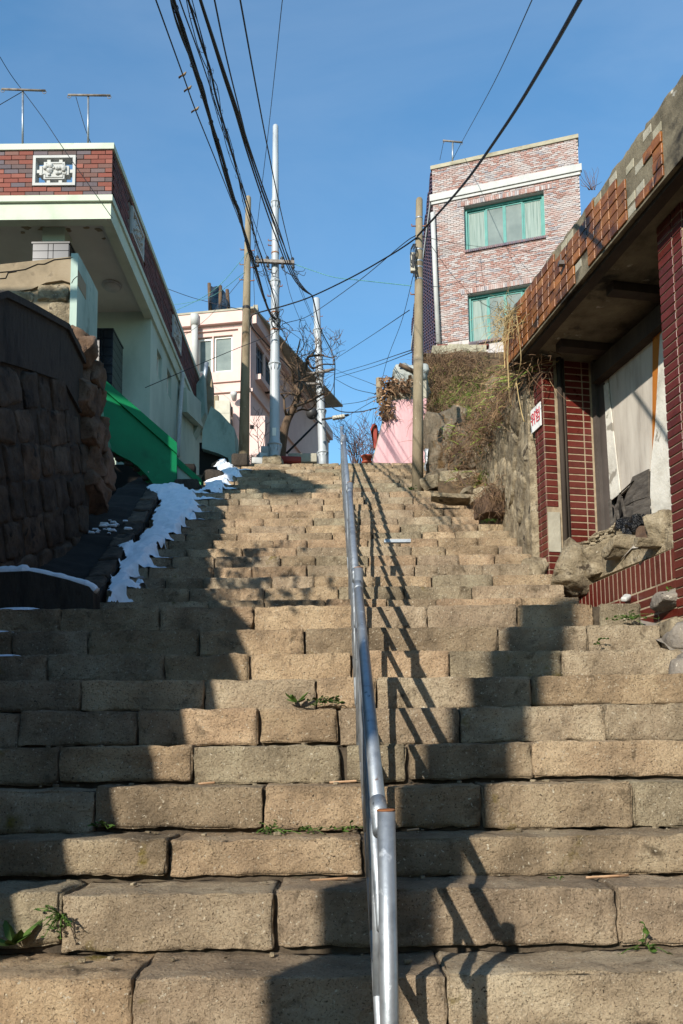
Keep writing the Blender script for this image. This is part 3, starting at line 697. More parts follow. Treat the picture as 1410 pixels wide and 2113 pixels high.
MB().hexa([gq(364, 942, 10.57), gq(415, 988, 10.57), gq(415, 1003, 10.57), gq(364, 958, 10.57)], (0, .22, 0)).build('sloping_cap', M['greencap'], gs)
# mint concrete block further up with a dark recess
mbk = thing('stair_wing', 'weathered mint concrete wing wall with a dark triangular recess', 'wall', (-2, 12.9, 4))
ym = 12.7
MB().hexa([atY(417, 925, ym), atY(418, 888, ym), atY(436, 838, ym), atY(455, 852, ym), atY(484, 884, ym), atY(487, 968, ym), atY(474, 968, ym), atY(471, 945, ym), atY(450, 935, ym)], (0, .5, 0)).build('wing_wall', M['mintold'], mbk)
MB().box((atY(413, 900, 12.9).x, 12.85, 4.0), (atY(478, 900, 12.9).x, 13.15, atY(484, 915, 12.9).z)).build('recess_shade_panel', M['dark'], mbk)  # dark box that paints the shade inside the recess
MB().hexa([atY(398, 805, 14.6), atY(420, 770, 14.6), atY(424, 850, 14.6), atY(398, 900, 14.6)], (0, .3, 0)).build('upper_wall', M['mintold'], mbk)
MB().hexa([atY(424, 760, 15), atY(432, 755, 15), atY(438, 790, 15), atY(438, 865, 15), atY(424, 845, 15)], (0, .25, 0)).build('timber_post', M['cement'], mbk)
MB().tube([atY(427, 748, 14.9), atY(421, 792, 14.9)], .04, 8).build('pipe', M['galv'], mbk, True)

# unseen house and balcony added to shade the top steps; out-of-view shrubs cast dapples
lh = thing('shade_casting_house', 'unseen plain house with a balcony, added to shade the top left of the steps', 'house', (-8, 4, -2.6))
MB().box((-11, 1.9, -2.6), (-7.3, 6.5, 8.2)).build('walls', M['mint'], lh)
MB().box((-4.95, 1.9, 7.2), (-4.5, 4.9, 7.75)).build('balcony', M['cream'], lh)
MB().box((-7.3, 2.2, 7.2), (-4.95, 2.3, 7.28)).build('balcony_beam', M['slabconc'], lh)
MB().box((-7.3, 4.5, 7.2), (-4.95, 4.6, 7.28)).build('balcony_beam', M['slabconc'], lh)
rgs = random.Random(4)
for (yy, zz, rr_, nn_) in [(1.75, 3.25, .42, 150), (2.9, 3.35, .40, 120), (3.9, 3.6, .42, 130)]:
    sh = thing('garden_shrub', 'sparse leafy shrub on the left wall top, ' + {1.75: 'nearest the lowest steps', 2.9: 'middle one of three', 3.9: 'farthest uphill of three'}[yy], 'shrub', (-2.7, yy, 2.74), 'shrubs on the left wall')
    lm_ = MB(); st_ = MB()
    for q in range(nn_):
        p = V((-2.62 + rgs.gauss(0, rr_ * .5), yy + rgs.gauss(0, rr_ * .6), zz + rgs.gauss(0, rr_ * .5))); s_ = rgs.uniform(.03, .075)
        a1 = V((rgs.uniform(-1, 1), rgs.uniform(-1, 1), rgs.uniform(-1, 1))).normalized() * s_; b1 = a1.orthogonal().normalized() * s_ * .6
        lm_.add([p - a1, p + b1, p + a1, p - b1], [(0, 1, 2, 3)])
        if q % 5 == 0: st_.tube([V((-2.65, yy, 2.7)), V((-2.65, yy, 2.7)).lerp(p, .5) + V((0, rgs.uniform(-.1, .1), .05)), p], .006, 4)
    lm_.build('leaves', M['weed'], sh, kind='stuff'); st_.build('stems', M['bark'], sh, kind='stuff')

# unseen houses added down the lane behind the viewpoint to cut sky fill
rh = thing('sky_block_brown_house', 'unseen plain brown brick house right of the lane, added to block sky light', 'house', (5, -7, -6))
MB().box((2.3, -15, -6), (9, .6, 5.2)).build('walls', M['mbrickside'], rh)
MB().box((2.1, -15.2, 5.2), (9.2, .8, 5.35)).build('roof', M['slabconc'], rh)
gh = thing('sky_block_grey_house', 'unseen grey rendered house below the steps, added to block low sky light', 'house', (3, -18, -8))
MB().box((-5, -24, -8), (10, -17, 4.5)).build('walls', M['greycement'], gh)
MB().box((-5.2, -24.2, 4.5), (10.2, -16.8, 4.7)).build('roof', M['slabconc'], gh)
# ================================================================ RED TILED SHOP ON THE RIGHT
E = V((-.1905, .9817, 0)).normalized(); NO = V((-E.y, E.x, 0))      # along the facade going uphill / out to the street
c1 = atY(1134, 1203, 6.9)
def on(u, v, off): return hit(u, v, c1 + NO * off, NO)             # on a plane off metres in front of the facade
def sco(p): return (p - c1).dot(E)                                 # distance along the facade
def fp(s, off, z): q = c1 + E * s + NO * off; return V((q.x, q.y, z))
shop = thing('tiled_shop', 'derelict shop front with dark red tiled columns and a tiled canopy', 'shop', (c1.x + .6, c1.y - 1, c1.z))
OH = .24
s_end = sco(on(1040, 782, OH)); zu = on(1040, 782, OH).z; ztop = on(1048, 664, OH).z
zn = on(1358, 347, OH).z; zn2 = on(1362, 176, OH).z
zu = (zu + zn) / 2; ztop = (ztop + zn2) / 2
S0 = -4.2
print('shop', c1, s_end, zu, zn, ztop, zn2, 'soffit')
# roof slab with the fascia
MB().hexa([fp(S0, OH - .03, zu), fp(s_end - .02, OH - .03, zu), fp(s_end - .02, OH - .03, ztop - .02), fp(S0, OH - .03, ztop - .02)], -NO * 3.2).build('roof_slab', M['fasciaconc'], shop)
rng = random.Random(3)
fb = MB()
s = S0
while s < s_end - .05:
    l = min(rng.uniform(.25, .5), s_end - s)
    mtx = Matrix((E, -NO, V((0, 0, 1)))).transposed()
    fb.rock(fp(s + l / 2, OH - .125, ztop - .03), (l + .03, .2, .075), r=.008, n=(8, 3, 3), amp=.022, freq=9, mtx=mtx, cuts=3, depth=(.75, .95)); s += l
fb.build('roof_edge', M['fasciaconc'], shop, True)
fascia = MB().hexa([fp(S0, OH - .028, zu - .01), fp(s_end - .01, OH - .028, zu - .01), fp(s_end - .01, OH - .028, ztop - .03), fp(S0, OH - .028, ztop - .03)], NO * .012).build('fascia', M['fasciaconc'], shop)
TL, TH_ = .105, (ztop - zu - .02) / 6.25
tm = frame((0, 0, 0), -E)        # local x runs downhill (to the right seen from the street), y into wall
tile = MB().rock((0, 0, 0), (TL - .006, .02, TH_ - .006), r=.004, n=(1, 1, 1), amp=.0015, freq=30).mesh('fascia_tile', M['ochretile'])
def missing(u, v, row, frac):
    if u > 1402: return row >= 4
    if u > 1379: return row >= 4
    if u > 1356: return False
    if u > 1340: return row >= 2
    if u > 1320: return row >= 1 and row != 3
    if u > 1288: return row >= (1 if u > 1312 else 0)
    if u > 1250: return row >= 5 if u < 1276 else row >= 4
    if u > 1218: return row >= 5
    if u > 1206: return row <= 1
    if u > 1190: return row <= 1 or row >= 5
    if u > 1178: return row >= 4
    if u > 1140: return row >= 5
    if u < 1070: return row >= 4 and (int(u) // 9) % 3 != 0
    return False
patch = [MB().rock((0, 0, 0), (TL - .012, .02, TH_ - .012), r=.004, n=(2, 1, 2), amp=.004, freq=30).mesh('mortar_patch', M[k]) for k in ('slabconc', 'greycement')]
ntile = 0; s = s_end - TL / 2
while s > -2.3:
    for r in range(6):
        p = fp(s, OH - .012, zu + .006 + (r + .5) * TH_); u, v = proj(p)
        if missing(u, v, r, 0):
            if rng.random() < .38 and u > 1080:
                m = tm.copy(); m.translation = p - NO * .0105
                inst('mortar_patch', patch[rng.randrange(2)], m, fascia)
            continue
        m = tm.copy(); m.translation = p + NO * rng.uniform(-.003, .003)
        inst('fascia_tile', tile, m, fascia); ntile += 1
    s -= TL
# mortar bed patches showing where tiles fell, end face tiles
e2 = MB().mesh
for r in range(6):
    for k in range(3):
        p = fp(s_end - .008, OH - .028 - .05 - k * .095, zu + .006 + (r + .5) * TH_)
        m = frame(p, -NO); m = m @ Matrix.Rotation(0, 4, 'Z')
        if k < 2: inst('fascia_tile', tile, frame(p + E * .008, -NO) @ Matrix.Scale(-1, 4, V((0, 1, 0))) if False else frame(p + E * .008, NO), fascia)
# soffit ledge line
MB().hexa([fp(S0, OH - .06, zu - .03), fp(s_end - .05, OH - .06, zu - .03), fp(s_end - .05, OH - .06, zu + .01), fp(S0, OH - .06, zu + .01)], -NO * .08).build('drip_edge', M['darkwood'], shop)
# tiled columns
TZ = on(1134, 1000, 0).z - on(1134, 1000 + 14.7, 0).z
def tile_mesh(w, h, name='wall_tile'): return MB().rock((0, 0, 0), (w - .0095, .016, h - .0095), r=.004, n=(1, 1, 1), amp=.0, freq=30).mesh(name, M['redtile'])
cache = {}
def tiles(parent, origin, xdir, widths, z0, z1, h, skip=None, name='wall_tile'):
    nr = int((z1 - z0) / h)
    for r in range(nr):
        x = 0
        for w in widths:
            key = (round(w, 3), round(h, 4))
            if key not in cache: cache[key] = tile_mesh(w, h)
            p = origin + xdir * (x + w / 2); z = z1 - (r + .5) * h
            x += w
            if skip and skip(p, z): continue
            m = frame((p.x, p.y, z), xdir); m.translation += m.to_3x3() @ V((0, .0072 + rng.uniform(-.0008, .0008), 0))
            inst(name, cache[key], m, parent)
def column(s0, s1, o0, depth, zb, zt_, name='tiled_column'):
    """o0: offset of the street face; the column runs from s0 (downhill face) to s1"""
    return MB().hexa([fp(s0 + .0025, o0 - .003, zb), fp(s1 - .006, o0 - .003, zb), fp(s1 - .006, o0 - depth, zb), fp(s0 + .0025, o0 - depth, zb)], (0, 0, zt_ - zb)).build(name, M['grout'], shop)
h = TZ
# far column: street face about 0.17 m, downhill face, then the tiled reveal
w_l = .17; zb1 = c1.z - .12
sR = on(1155, 1173, 0); wf = .115
col1 = column(0, w_l, 0, .14, zb1, zu)
tiles(col1, fp(w_l, .004, 0), -E, [.06, .11], zb1, zu, h)
def skip1(p, z): u, v = proj(V((p.x, p.y, z))); return 1040 < v < 1125
tiles(col1, fp(-.004, 0, 0), -NO, [wf], zb1, zu, h, skip1)
MB().hexa([fp(-.002, -.006, on(1150, 1128, 0).z), fp(-.002, -wf, on(1150, 1128, 0).z), fp(-.002, -wf, on(1150, 1042, 0).z), fp(-.002, -.006, on(1150, 1042, 0).z)], -E * .01).build('bare_plaster', M['greycement'], col1)
# drain pipe channel between column and reveal
dpp = MB(); dpp.tube([fp(-.03, -.15, zb1), fp(-.03, -.15, zu)], .022, 8); dpp.tube([fp(-.01, -.195, zb1), fp(-.01, -.195, zu)], .014, 8)
dpp.build('drain_pipe', M['darkwood'], shop, True)
rv = MB().hexa([fp(.006, -.13, zb1), fp(.006, -.62, zb1), fp(.2, -.62, zb1), fp(.2, -.13, zb1)], (0, 0, zu - zb1)).build('tiled_reveal', M['grout'], shop)
wrev = .235
tiles(rv, fp(.002, -.215, 0), -NO, [wrev * .70, wrev * .32], zb1, zu, h)
# recessed shop window: metal post, lintel, boards, plaster
RO = -.47
def rq(u, v, off=RO): return on(u, v, off)
mp1 = MB().hexa([rq(1207, 690), rq(1222, 690), rq(1243, 1112), rq(1228, 1112)], -NO * .05); mp1.build('metal_post', M['metalpost'], shop)
mp2 = MB().hexa([rq(1222, 780, RO - .03), rq(1246, 790, RO - .03), rq(1262, 1110, RO - .03), rq(1243, 1112, RO - .03)], -NO * .05); mp2.build('window_post', M['metalpost'], shop)
bmq = [rq(1221, 752, RO + .05), rq(1370, 620, RO + .05), rq(1370, 662, RO + .05), rq(1221, 792, RO + .05)]
MB().hexa(bmq, -NO * .1).build('lintel_beam', M['darkwood'], shop)
MB().hexa([rq(1200, 640, RO - .06), rq(1380, 450, RO - .06), rq(1380, 655, RO - .06), rq(1200, 805, RO - .06)], -NO * .03).build('transom_panel', M['darkwood'], shop)
pb = MB().hexa([rq(1244, 760, RO - .04), rq(1352, 660, RO - .04), rq(1340, 972, RO - .04), rq(1310, 992, RO - .04), rq(1281, 1020, RO - .04), rq(1258, 1028, RO - .04)], -NO * .02); pb.build('weathered_board', M['ply'], shop)
MB().hexa([rq(1248, 795, RO - .033), rq(1256, 790, RO - .033), rq(1282, 1018, RO - .033), rq(1262, 1034, RO - .033)], NO * .01).build('peeling_strip', M['plaster'], shop)
MB().hexa([rq(1243, 990, RO - .09), rq(1350, 940, RO - .09), rq(1350, 1110, RO - .09), rq(1255, 1120, RO - .09)], -NO * .02).build('dark_back', M['dark'], shop)  # dark sheet behind the ragged hole below the board
MB().hexa([rq(1347, 660, RO - .02), rq(1366, 650, RO - .02), rq(1352, 900, RO - .02), rq(1346, 1000, RO - .02)], -NO * .03).build('orange_strip', M['orange'], shop)
MB().hexa([rq(1362, 690, RO - .015), rq(1390, 660, RO - .015), rq(1400, 1100, RO - .015), rq(1340, 1110, RO - .015), rq(1343, 960, RO - .015), rq(1352, 880, RO - .015)], -NO * .04).build('flaking_plaster', M['plaster'], shop)
tb = MB()
for (u0, v0, u1, v1, w) in [(1283, 1020, 1262, 1112, 9), (1285, 1024, 1300, 1096, 8), (1262, 1030, 1268, 1110, 10), (1310, 992, 1282, 1018, 9), (1275, 1040, 1284, 1105, 6)]:
    a, b = rq(u0, v0, RO + .0), rq(u1, v1, RO + .04); d = E * (w * a.y / F * .8)
    tb.hexa([a, a + d, b + d * .6, b], NO * .015)
for i in range(6):
    a = rq(1290, 1035 + i * 10, RO - .02 + i * .02); b = rq(1342, 1010 + i * 14, RO - .02 + i * .02)
    m_ = (a + b) / 2 + NO * .03; tb.hexa([a, m_, b, b - V((0, 0, .055)), m_ - V((0, 0, .05)), a - V((0, 0, .055))], NO * .006)
tb.hexa([rq(1308, 984, RO - .01), rq(1341, 968, RO - .01), rq(1341, 1032, RO - .01), rq(1285, 1050, RO - .01)], NO * .012)
tb.build('torn_boards', M['torn'], shop)
# near column
n0 = on(1394, 1205, 0); sN1 = sco(n0); sN0 = sN1 - .27
col2 = column(sN0, sN1, 0, .5, n0.z - .5, zu, 'tiled_column')
tiles(col2, fp(sN1, .004, 0), -E, [.165, .105], n0.z - .5, zu, h)
tiles(col2, fp(sN0 - .004, 0, 0), -NO, [.2, .2], n0.z - .5, zu, h)
# plinth of upright tiles between the columns
zp1 = on(1390, 1127, 0).z; zp0 = on(1180, 1219, 0).z; sP0 = sN1 + .003; sP1 = sco(on(1160, 1238, 0))
print('plinth', zp1, zp0, sP0, sP1, n0.z)
zpt = (zp1 + zp0) / 2
plw = MB().hexa([fp(sP0, -.022, .7), fp(min(sP1, -.01), -.022, .7), fp(min(sP1, -.01), -.022, zpt - .004), fp(sP0, -.022, zpt - .004)], -NO * .16).build('tiled_plinth', M['grout'], shop)
s = sP0 + .004; ph = .205
while s < sP1 - .03:
    key = ('v', 1)
    if key not in cache: cache[key] = tile_mesh(.0605, ph); cache[('b', 1)] = tile_mesh(.235, .0605)
    m = frame(fp(s + .03, -.0275, zpt - ph / 2), -E); inst('plinth_tile', cache[key], m, plw); s += .0605
s = sP0
while s < sP1 - .1:
    m = frame(fp(s + .118, -.0275, zpt - ph - .031), -E); inst('plinth_tile', cache[('b', 1)], m, plw)
    for q in range(1, 5): m = frame(fp(s + .118, -.0275, zpt - ph - .031 - .061 * q), -E); inst('plinth_tile', cache[('b', 1)], m, plw)
    s += .236
# walls and floor behind
MB().hexa([fp(.19, -.3, .6), fp(.35, -.3, .6), fp(.35, -3.0, .6), fp(.19, -3.0, .6)], (0, 0, zu - .6)).build('end_wall', M['greycement'], shop)
MB().hexa([fp(S0, -.75, .6), fp(.19, -.75, .6), fp(.19, -.95, .6), fp(S0, -.95, .6)], (0, 0, zu - .6)).build('rear_wall', M['darkcement'], shop)
MB().hexa([fp(S0, -.185, .3), fp(.18, -.185, .3), fp(.18, -.745, .3), fp(S0, -.745, .3)], (0, 0, zpt - .1 - .3)).build('shop_floor', M['greycement'], shop)
for k in range(3):
    MB().hexa([fp(-.35 - k * .85, -.02, zu - .07), fp(-.25 - k * .85, -.02, zu - .07), fp(-.25 - k * .85, -.74, zu - .07), fp(-.35 - k * .85, -.74, zu - .07)], (0, 0, .068)).build('soffit_beam', M['darkwood'], shop)
# the danger sign on the far column
q = [on(1097.5, 850, .02), on(1117, 823, .02), on(1119, 870, .02), on(1101, 897, .02)]
sl_, sr_ = sco(q[0]), sco(q[1]); zt1 = (q[0].z + q[1].z) / 2; zb_ = (q[2].z + q[3].z) / 2
sgw = max(.2, abs(sl_ - sr_)); sgh = zt1 - zb_; scx = (sl_ + sr_) / 2 + .02
sgm = frame(fp(scx, .022, (zt1 + zb_) / 2), -E)
sg = thing('danger_sign', 'white notice with red Korean lettering fixed to the far red tiled column', 'sign', sgm.translation)
MB().box((-sgw / 2, 0, -sgh / 2), (sgw / 2, .008, sgh / 2), sgm).build('board', M['signwhite'], sg)
def text(txt, size, mtx, m, parent, name='lettering', sx=1.0):
    cu = bpy.data.curves.new(name, 'FONT'); cu.body = txt; cu.size = size; cu.align_x = 'CENTER'; cu.align_y = 'CENTER'; cu.extrude = .0015
    ob = bpy.data.objects.new(name, cu); COL.objects.link(ob); dg = bpy.context.evaluated_depsgraph_get(); dg.update()
    me = bpy.data.meshes.new_from_object(ob.evaluated_get(dg)); bpy.data.objects.remove(ob); me.materials.clear(); me.materials.append(m)
    for v_ in me.vertices: v_.co.x *= sx
    o = bpy.data.objects.new(name, me); COL.objects.link(o); o.matrix_basis = mtx @ Matrix.Translation((0, -.003, 0)) @ Matrix.Rotation(R(90), 4, 'X')
    adopt(o, parent); return o
text('위', sgh * .62, sgm @ Matrix.Translation((-sgw * .24, 0, 0)), M['signred'], sg, sx=.85)
text('험', sgh * .62, sgm @ Matrix.Translation((sgw * .24, 0, 0)), M['signred'], sg, sx=.85)
# boulders and rubbish piled on the sill
def boulder(u, v, off, size, label, m='rubble', rot=0, name='boulder', tilt=0):
    p = on(u, v, off); mb = MB()
    mb.rock((0, 0, 0), size, r=min(size) * .08, n=(12, 10, 9), amp=min(size) * .10, freq=3.2 / max(size), cuts=11, depth=(.55, .88), mtx=Matrix.Rotation(rot, 3, 'Z') @ Matrix.Rotation(tilt, 3, 'Y'))
    o = mb.build(name, M[m], None, True); o.location = p; tag(o, label, 'rock'); return o
boulder(1184, 1172, .04, (.33, .3, .36), 'large pale boulder leaning at the foot of the far red column', rot=.5, tilt=.5)
boulder(1240, 1150, -.10, (.36, .26, .26), 'grey wedge boulder lying on the shop sill beside the largest boulder', rot=.2, tilt=-.2)
boulder(1300, 1128, -.12, (.34, .22, .16), 'flat pale rock half buried in rubble on the sill', rot=.1)
boulder(1340, 1108, -.10, (.16, .14, .13), 'brown angular rock propped under the tall pale block', 'redrock', rot=.6, tilt=.3)
boulder(1376, 1085, -.12, (.22, .18, .22), 'tall pale block resting against the near red column', rot=.4, tilt=-.3)
boulder(1102, 1176, .10, (.22, .2, .2), 'rounded hollow rock sitting on a step left of the far red column', rot=.3)
boulder(1355, 1120, -.05, (.3, .1, .07), 'thin pale chunk along the top of the red plinth', rot=.2)
rs = MB()
for q in range(150):
    u = random.uniform(1195, 1290); v = 1150 - (u - 1195) * .5 - random.uniform(0, 26)
    p = on(u, v, random.uniform(-.38, -.12)); s_ = random.uniform(.02, .055)
    rs.rock(p, (s_ * 1.8, s_, s_ * .4), r=s_ * .12, n=(1, 1, 1), amp=.012, freq=20, mtx=Matrix.Rotation(random.uniform(0, 3), 3, 'Z') @ Matrix.Rotation(random.uniform(-.5, .5), 3, 'X'))
rs.hexa([on(1175, 1190, -.06), on(1290, 1120, -.06), on(1390, 1085, -.06), on(1390, 1130, -.06), on(1180, 1215, -.06)], -NO * .35)
structure(rs.build('rubble_heap', M['rubble']), 'stuff')
bg_ = MB()
for (u, v, w) in [(1300, 1092, .15), (1322, 1083, .16), (1313, 1106, .14), (1338, 1097, .1)]:
    bg_.rock(on(u, v, -.2), (w * 1.3, w, w), r=w * .4, n=(7, 6, 6), amp=w * .4, freq=11)
tag(bg_.build('rubbish_bag', M['blackbag'], None, True), 'crumpled glossy black plastic bag on the rubble in the shop opening', 'rubbish bag')
sc_ = MB(); a = on(1290, 1150, -.04)
for (u0, v0, u1, v1) in [(1282, 1155, 1330, 1130), (1305, 1130, 1322, 1122)]:
    p, r_ = on(u0, v0, -.04), on(u1, v1, -.06); w = V((0, 0, .05)); mid = (p + r_) / 2 + V((0, 0, .04))
    sc_.hexa([p, mid, r_, r_ + w * .6 - NO * .05, mid + w - NO * .04], NO * .004)
tag(sc_.build('curled_sheet', M['ply']), 'curled scrap of pale board on the rubble in the shop opening', 'debris')
p = on(1292, 1234, .02); mb = MB(); mb.rock((0, 0, 0), (.05, .1, .035), r=.012, n=(3, 4, 2), amp=.01, freq=14, mtx=Matrix.Rotation(.5, 3, 'X') @ Matrix.Rotation(-.6, 3, 'Z'))
o = mb.build('plaster_chip', M['white'], None, True); o.location = p; tag(o, 'small white chip standing on the step against the red plinth', 'debris')
mb = MB(); p = on(1158, 540, OH + .03); mb.tube([p + V((0, 0, .06)), p], .004, 5); mb.box(p + V((-.02, -.02, -.03)), p + V((.02, .02, 0)))
tag(mb.build('hanging_fitting', M['metalpost']), 'small broken lamp fitting hanging on the tiled fascia', 'fitting')

# ================================================================ RIGHT RETAINING WALL AND THE OVERGROWN BANK
rwl = thing('rubble_wall', 'rough tan stone retaining wall on the right between the red column and the steps', 'wall', (1.72, 8, 2.2))
XQ = 1.70
MB().hexa([(XQ + .0, 7.14, .9), (XQ + .0, 9.9, 2.4), (XQ + .0, 9.9, 4.4), (XQ + .0, 7.14, 3.5)], (.5, 0, 0)).build('wall_core', M['rubble'], rwl)
y = 6.58; rr = random.Random(5)
rows = [(0, .42), (.42, .40), (.82, .42), (1.24, .4), (1.62, .4)]
for ri, (t, hgt) in enumerate(rows):
    y = 7.2 + (ri % 2) * .17
    while y < 9.7:
        w = rr.uniform(.3, .55); yc = y + w / 2; y += w
        z = stair_ramp(yc) - .15 + t + hgt / 2
        if z + hgt * .3 > 3.5 + (yc - 6.62) * .33: continue
        mb = MB(); mb.rock((0, 0, 0), (.16, w + .02, hgt + .02), r=.02, n=(3, 10, 10), amp=.03, freq=6, mtx=Matrix.Rotation(rr.uniform(.1, .8), 3, 'X'), cuts=8, depth=(.62, .92))
        o = mb.build('wall_stone', M['rubble'], None, True); o.location = (XQ + .055 + rr.uniform(-.012, .012), yc, z); adopt(o, rwl)
# bank surface
def bank_Y(u, v):
    t = max(0, min(1.05, (1010 - v) / 285)); y = 9.3 + 6.6 * t
    return max(7.75, y - max(0, (u - 1000) / 120) * 1.9 * (1 - t * .6))
us = [868 + i * 12 for i in range(27)]; vs_ = [728 + j * 13 for j in range(24)]
def bank_pt(u, v):
    p = atY(u, v, bank_Y(u, v)); d = .16 * fbm(p.x * 1.6, p.y * 1.6, p.z * 1.6)
    return p + V((0, -.2 * d, d * .7))
bk = MB(); P_ = [bank_pt(u, v) for v in vs_ for u in us]
nu = len(us)
left_edge = lambda v: pl([(728, 884), (760, 880), (830, 882), (880, 898), (940, 905), (1040, 905)], v)
bk.add(P_, [(j * nu + i, j * nu + i + 1, (j + 1) * nu + i + 1, (j + 1) * nu + i) for j in range(len(vs_) - 1) for i in range(nu - 1) if us[i] >= left_edge(vs_[j]) - 8 and not (us[i] > 1085 and vs_[j] > 890)])
back = MB()
top = [bank_pt(u, 728) for u in us]; bk.add(top + [p + V((0, 3.5, .1)) for p in top], [(i, i + 1, i + 1 + nu, i + nu) for i in range(nu - 1)])
lft = [bank_pt(max(868, left_edge(v)), v) for v in vs_]; m = len(lft)
bk.add(lft + [p + V((.5, 4, -.5)) for p in lft], [(i, i + 1, i + 1 + m, i + m) for i in range(m - 1)])
structure(bk.build('bank', M['soil'], None, True))
# grey rock face at the left foot of the bank
rk = thing('rock_face', 'weathered grey vertical rock face behind the concrete pole', 'rock', (1.3, 11, 3.8))
for (u, v, w, hgt) in [(898, 915, .26, .72), (914, 935, .2, .8), (928, 900, .28, .7), (940, 875, .22, .42), (946, 935, .3, .6), (905, 960, .24, .5), (968, 935, .3, .5)]:
    p = atY(u, v, bank_Y(u, v) - .15); mb = MB(); mb.rock((0, 0, 0), (w * 1.1, .5, hgt), r=.02, n=(9, 6, 16), amp=.05, freq=7, cuts=12, depth=(.6, .9), mtx=Matrix.Rotation(random.uniform(-.12, .12), 3, 'Y'))
    o = mb.build('rock', M['greyrock'], None, True); o.location = p; adopt(o, rk)
# fallen stones on the steps below the bank
def loose(u, v, Y, size, label, m='rubble', rz=0., ry=0., n=(6, 5, 4), name='fallen_stone'):
    p = atY(u, v, Y); mb = MB(); mb.rock((0, 0, 0), size, r=min(size) * .07, n=(n[0] * 2, n[1] * 2, n[2] * 2), amp=min(size) * .1, freq=3.2 / max(size), cuts=9, depth=(.6, .9), mtx=Matrix.Rotation(rz, 3, 'Z') @ Matrix.Rotation(ry, 3, 'Y'))
    o = mb.build(name, M[m], None, True); o.location = p; tag(o, label, 'stone'); return o
loose(936, 940, 10.2, (.30, .26, .22), 'pale pinkish boulder at the base of the grey rock face', rz=.3)
loose(962, 955, 10.0, (.36, .26, .22), 'grey boulder beside the pale pinkish one, under the dry vines', 'greyrock', rz=.2)
loose(944, 942, 10.0, (.16, .2, .16), 'rusty brown stone wedged between the pale and grey boulders', 'redrock', rz=.2)
loose(901, 982, 9.95, (.26, .2, .13), 'light grey tilted slab on the rubble right of the concrete pole', 'greyrock', rz=.4, ry=-.5)
loose(893, 995, 9.8, (.24, .2, .16), 'tan angular stone lowest beside the concrete pole base', rz=.6, ry=-.3)
loose(951, 996, 9.75, (.52, .3, .22), 'big squared step block displaced under the boulders', 'step', rz=-.1)
loose(938, 1030, 8.95, (.52, .26, .07), 'long flat broken slab lying across a step', rz=-.08, ry=.03, n=(10, 5, 2))
loose(969, 1018, 9.0, (.18, .14, .1), 'small pale stone on the end of the long flat slab', rz=.5, ry=.4)
loose(984, 1031, 8.9, (.16, .14, .1), 'small rounded stone right of the long flat slab', rz=.2)
loose(1003, 1022, 8.8, (.22, .18, .14), 'middle sized pale stone against the overgrown boulder', rz=.7)
loose(1020, 1045, 8.4, (.34, .3, .24), 'rounded brown boulder with dead vines at the right edge of the steps', 'redrock', rz=.3)
for q in range(5):
    pass
mb = MB(); mb.tube([atY(944, 978, 9.55), atY(962, 1002, 9.3), atY(978, 1022, 9.0)], .014, 6)
tag(mb.build('dead_stick', M['bark']), 'thin dead stick leaning on the fallen stones', 'stick')
# vegetation on the bank: blades, dry strands, dead leaves
def blade(mb, p, d, l, w):
    side = d.cross(V((random.uniform(-1, 1), random.uniform(-1, 1), .2))).normalized() * w
    bend = V((random.uniform(-.3, .3), random.uniform(-.5, .1), -.3)) * l * .5
    a, b = p + d * l * .55, p + d * l + bend
    mb.add([p - side, p + side, a + side * .7, a - side * .7, b], [(0, 1, 2, 3), (3, 2, 4)])
ga_, gd, gv, lf = MB(), MB(), MB(), MB()
for q in range(13000):
    u = random.uniform(880, 1098); v = random.uniform(738, 1040)
    if u < left_edge(v) - 2: continue
    if v > 935 and u < 985: continue
    gness = .55 * math.exp(-(((u - 975) / 75) ** 2 + ((v - 850) / 60) ** 2)) + .3 * math.exp(-(((u - 985) / 40) ** 2 + ((v - 800) / 30) ** 2)) + .25 * math.exp(-(((u - 1010) / 40) ** 2 + ((v - 1000) / 25) ** 2)) + .22 * fbm(u * .03, v * .03)
    p = bank_pt(u, v); d = V((random.uniform(-.7, .5), -random.uniform(.3, 1), random.uniform(-.5, .7))).normalized()
    if v < 762: continue
    if random.random() < gness * 1.35: blade(ga_, p, d, random.uniform(.10, .28), random.uniform(.005, .010))
    elif random.random() < .6: blade(gd, p, d, random.uniform(.08, .28), random.uniform(.003, .006))
    elif random.random() < .3:
        s_ = random.uniform(.02, .05); a = V((random.uniform(-1, 1), random.uniform(-1, 1), random.uniform(-1, 1))).normalized() * s_; b = a.orthogonal().normalized() * s_ * .6; p = p + d * .08
        lf.add([p - a, p + b, p + a, p - b + V((0, 0, .01))], [(0, 1, 2), (0, 2, 3)])
def strand(mb, p, d, l, r, steps=6, grav=.35, wild=.5):
    pts = [p]; d = d.normalized()
    for k in range(steps):
        d = (d + V((random.uniform(-wild, wild), random.uniform(-wild, wild), random.uniform(-wild, wild) - grav))).normalized(); pts.append(pts[-1] + d * l / steps)
    mb.tube(pts, [r * (1 - .7 * i / steps) for i in range(steps + 1)], 3, False)
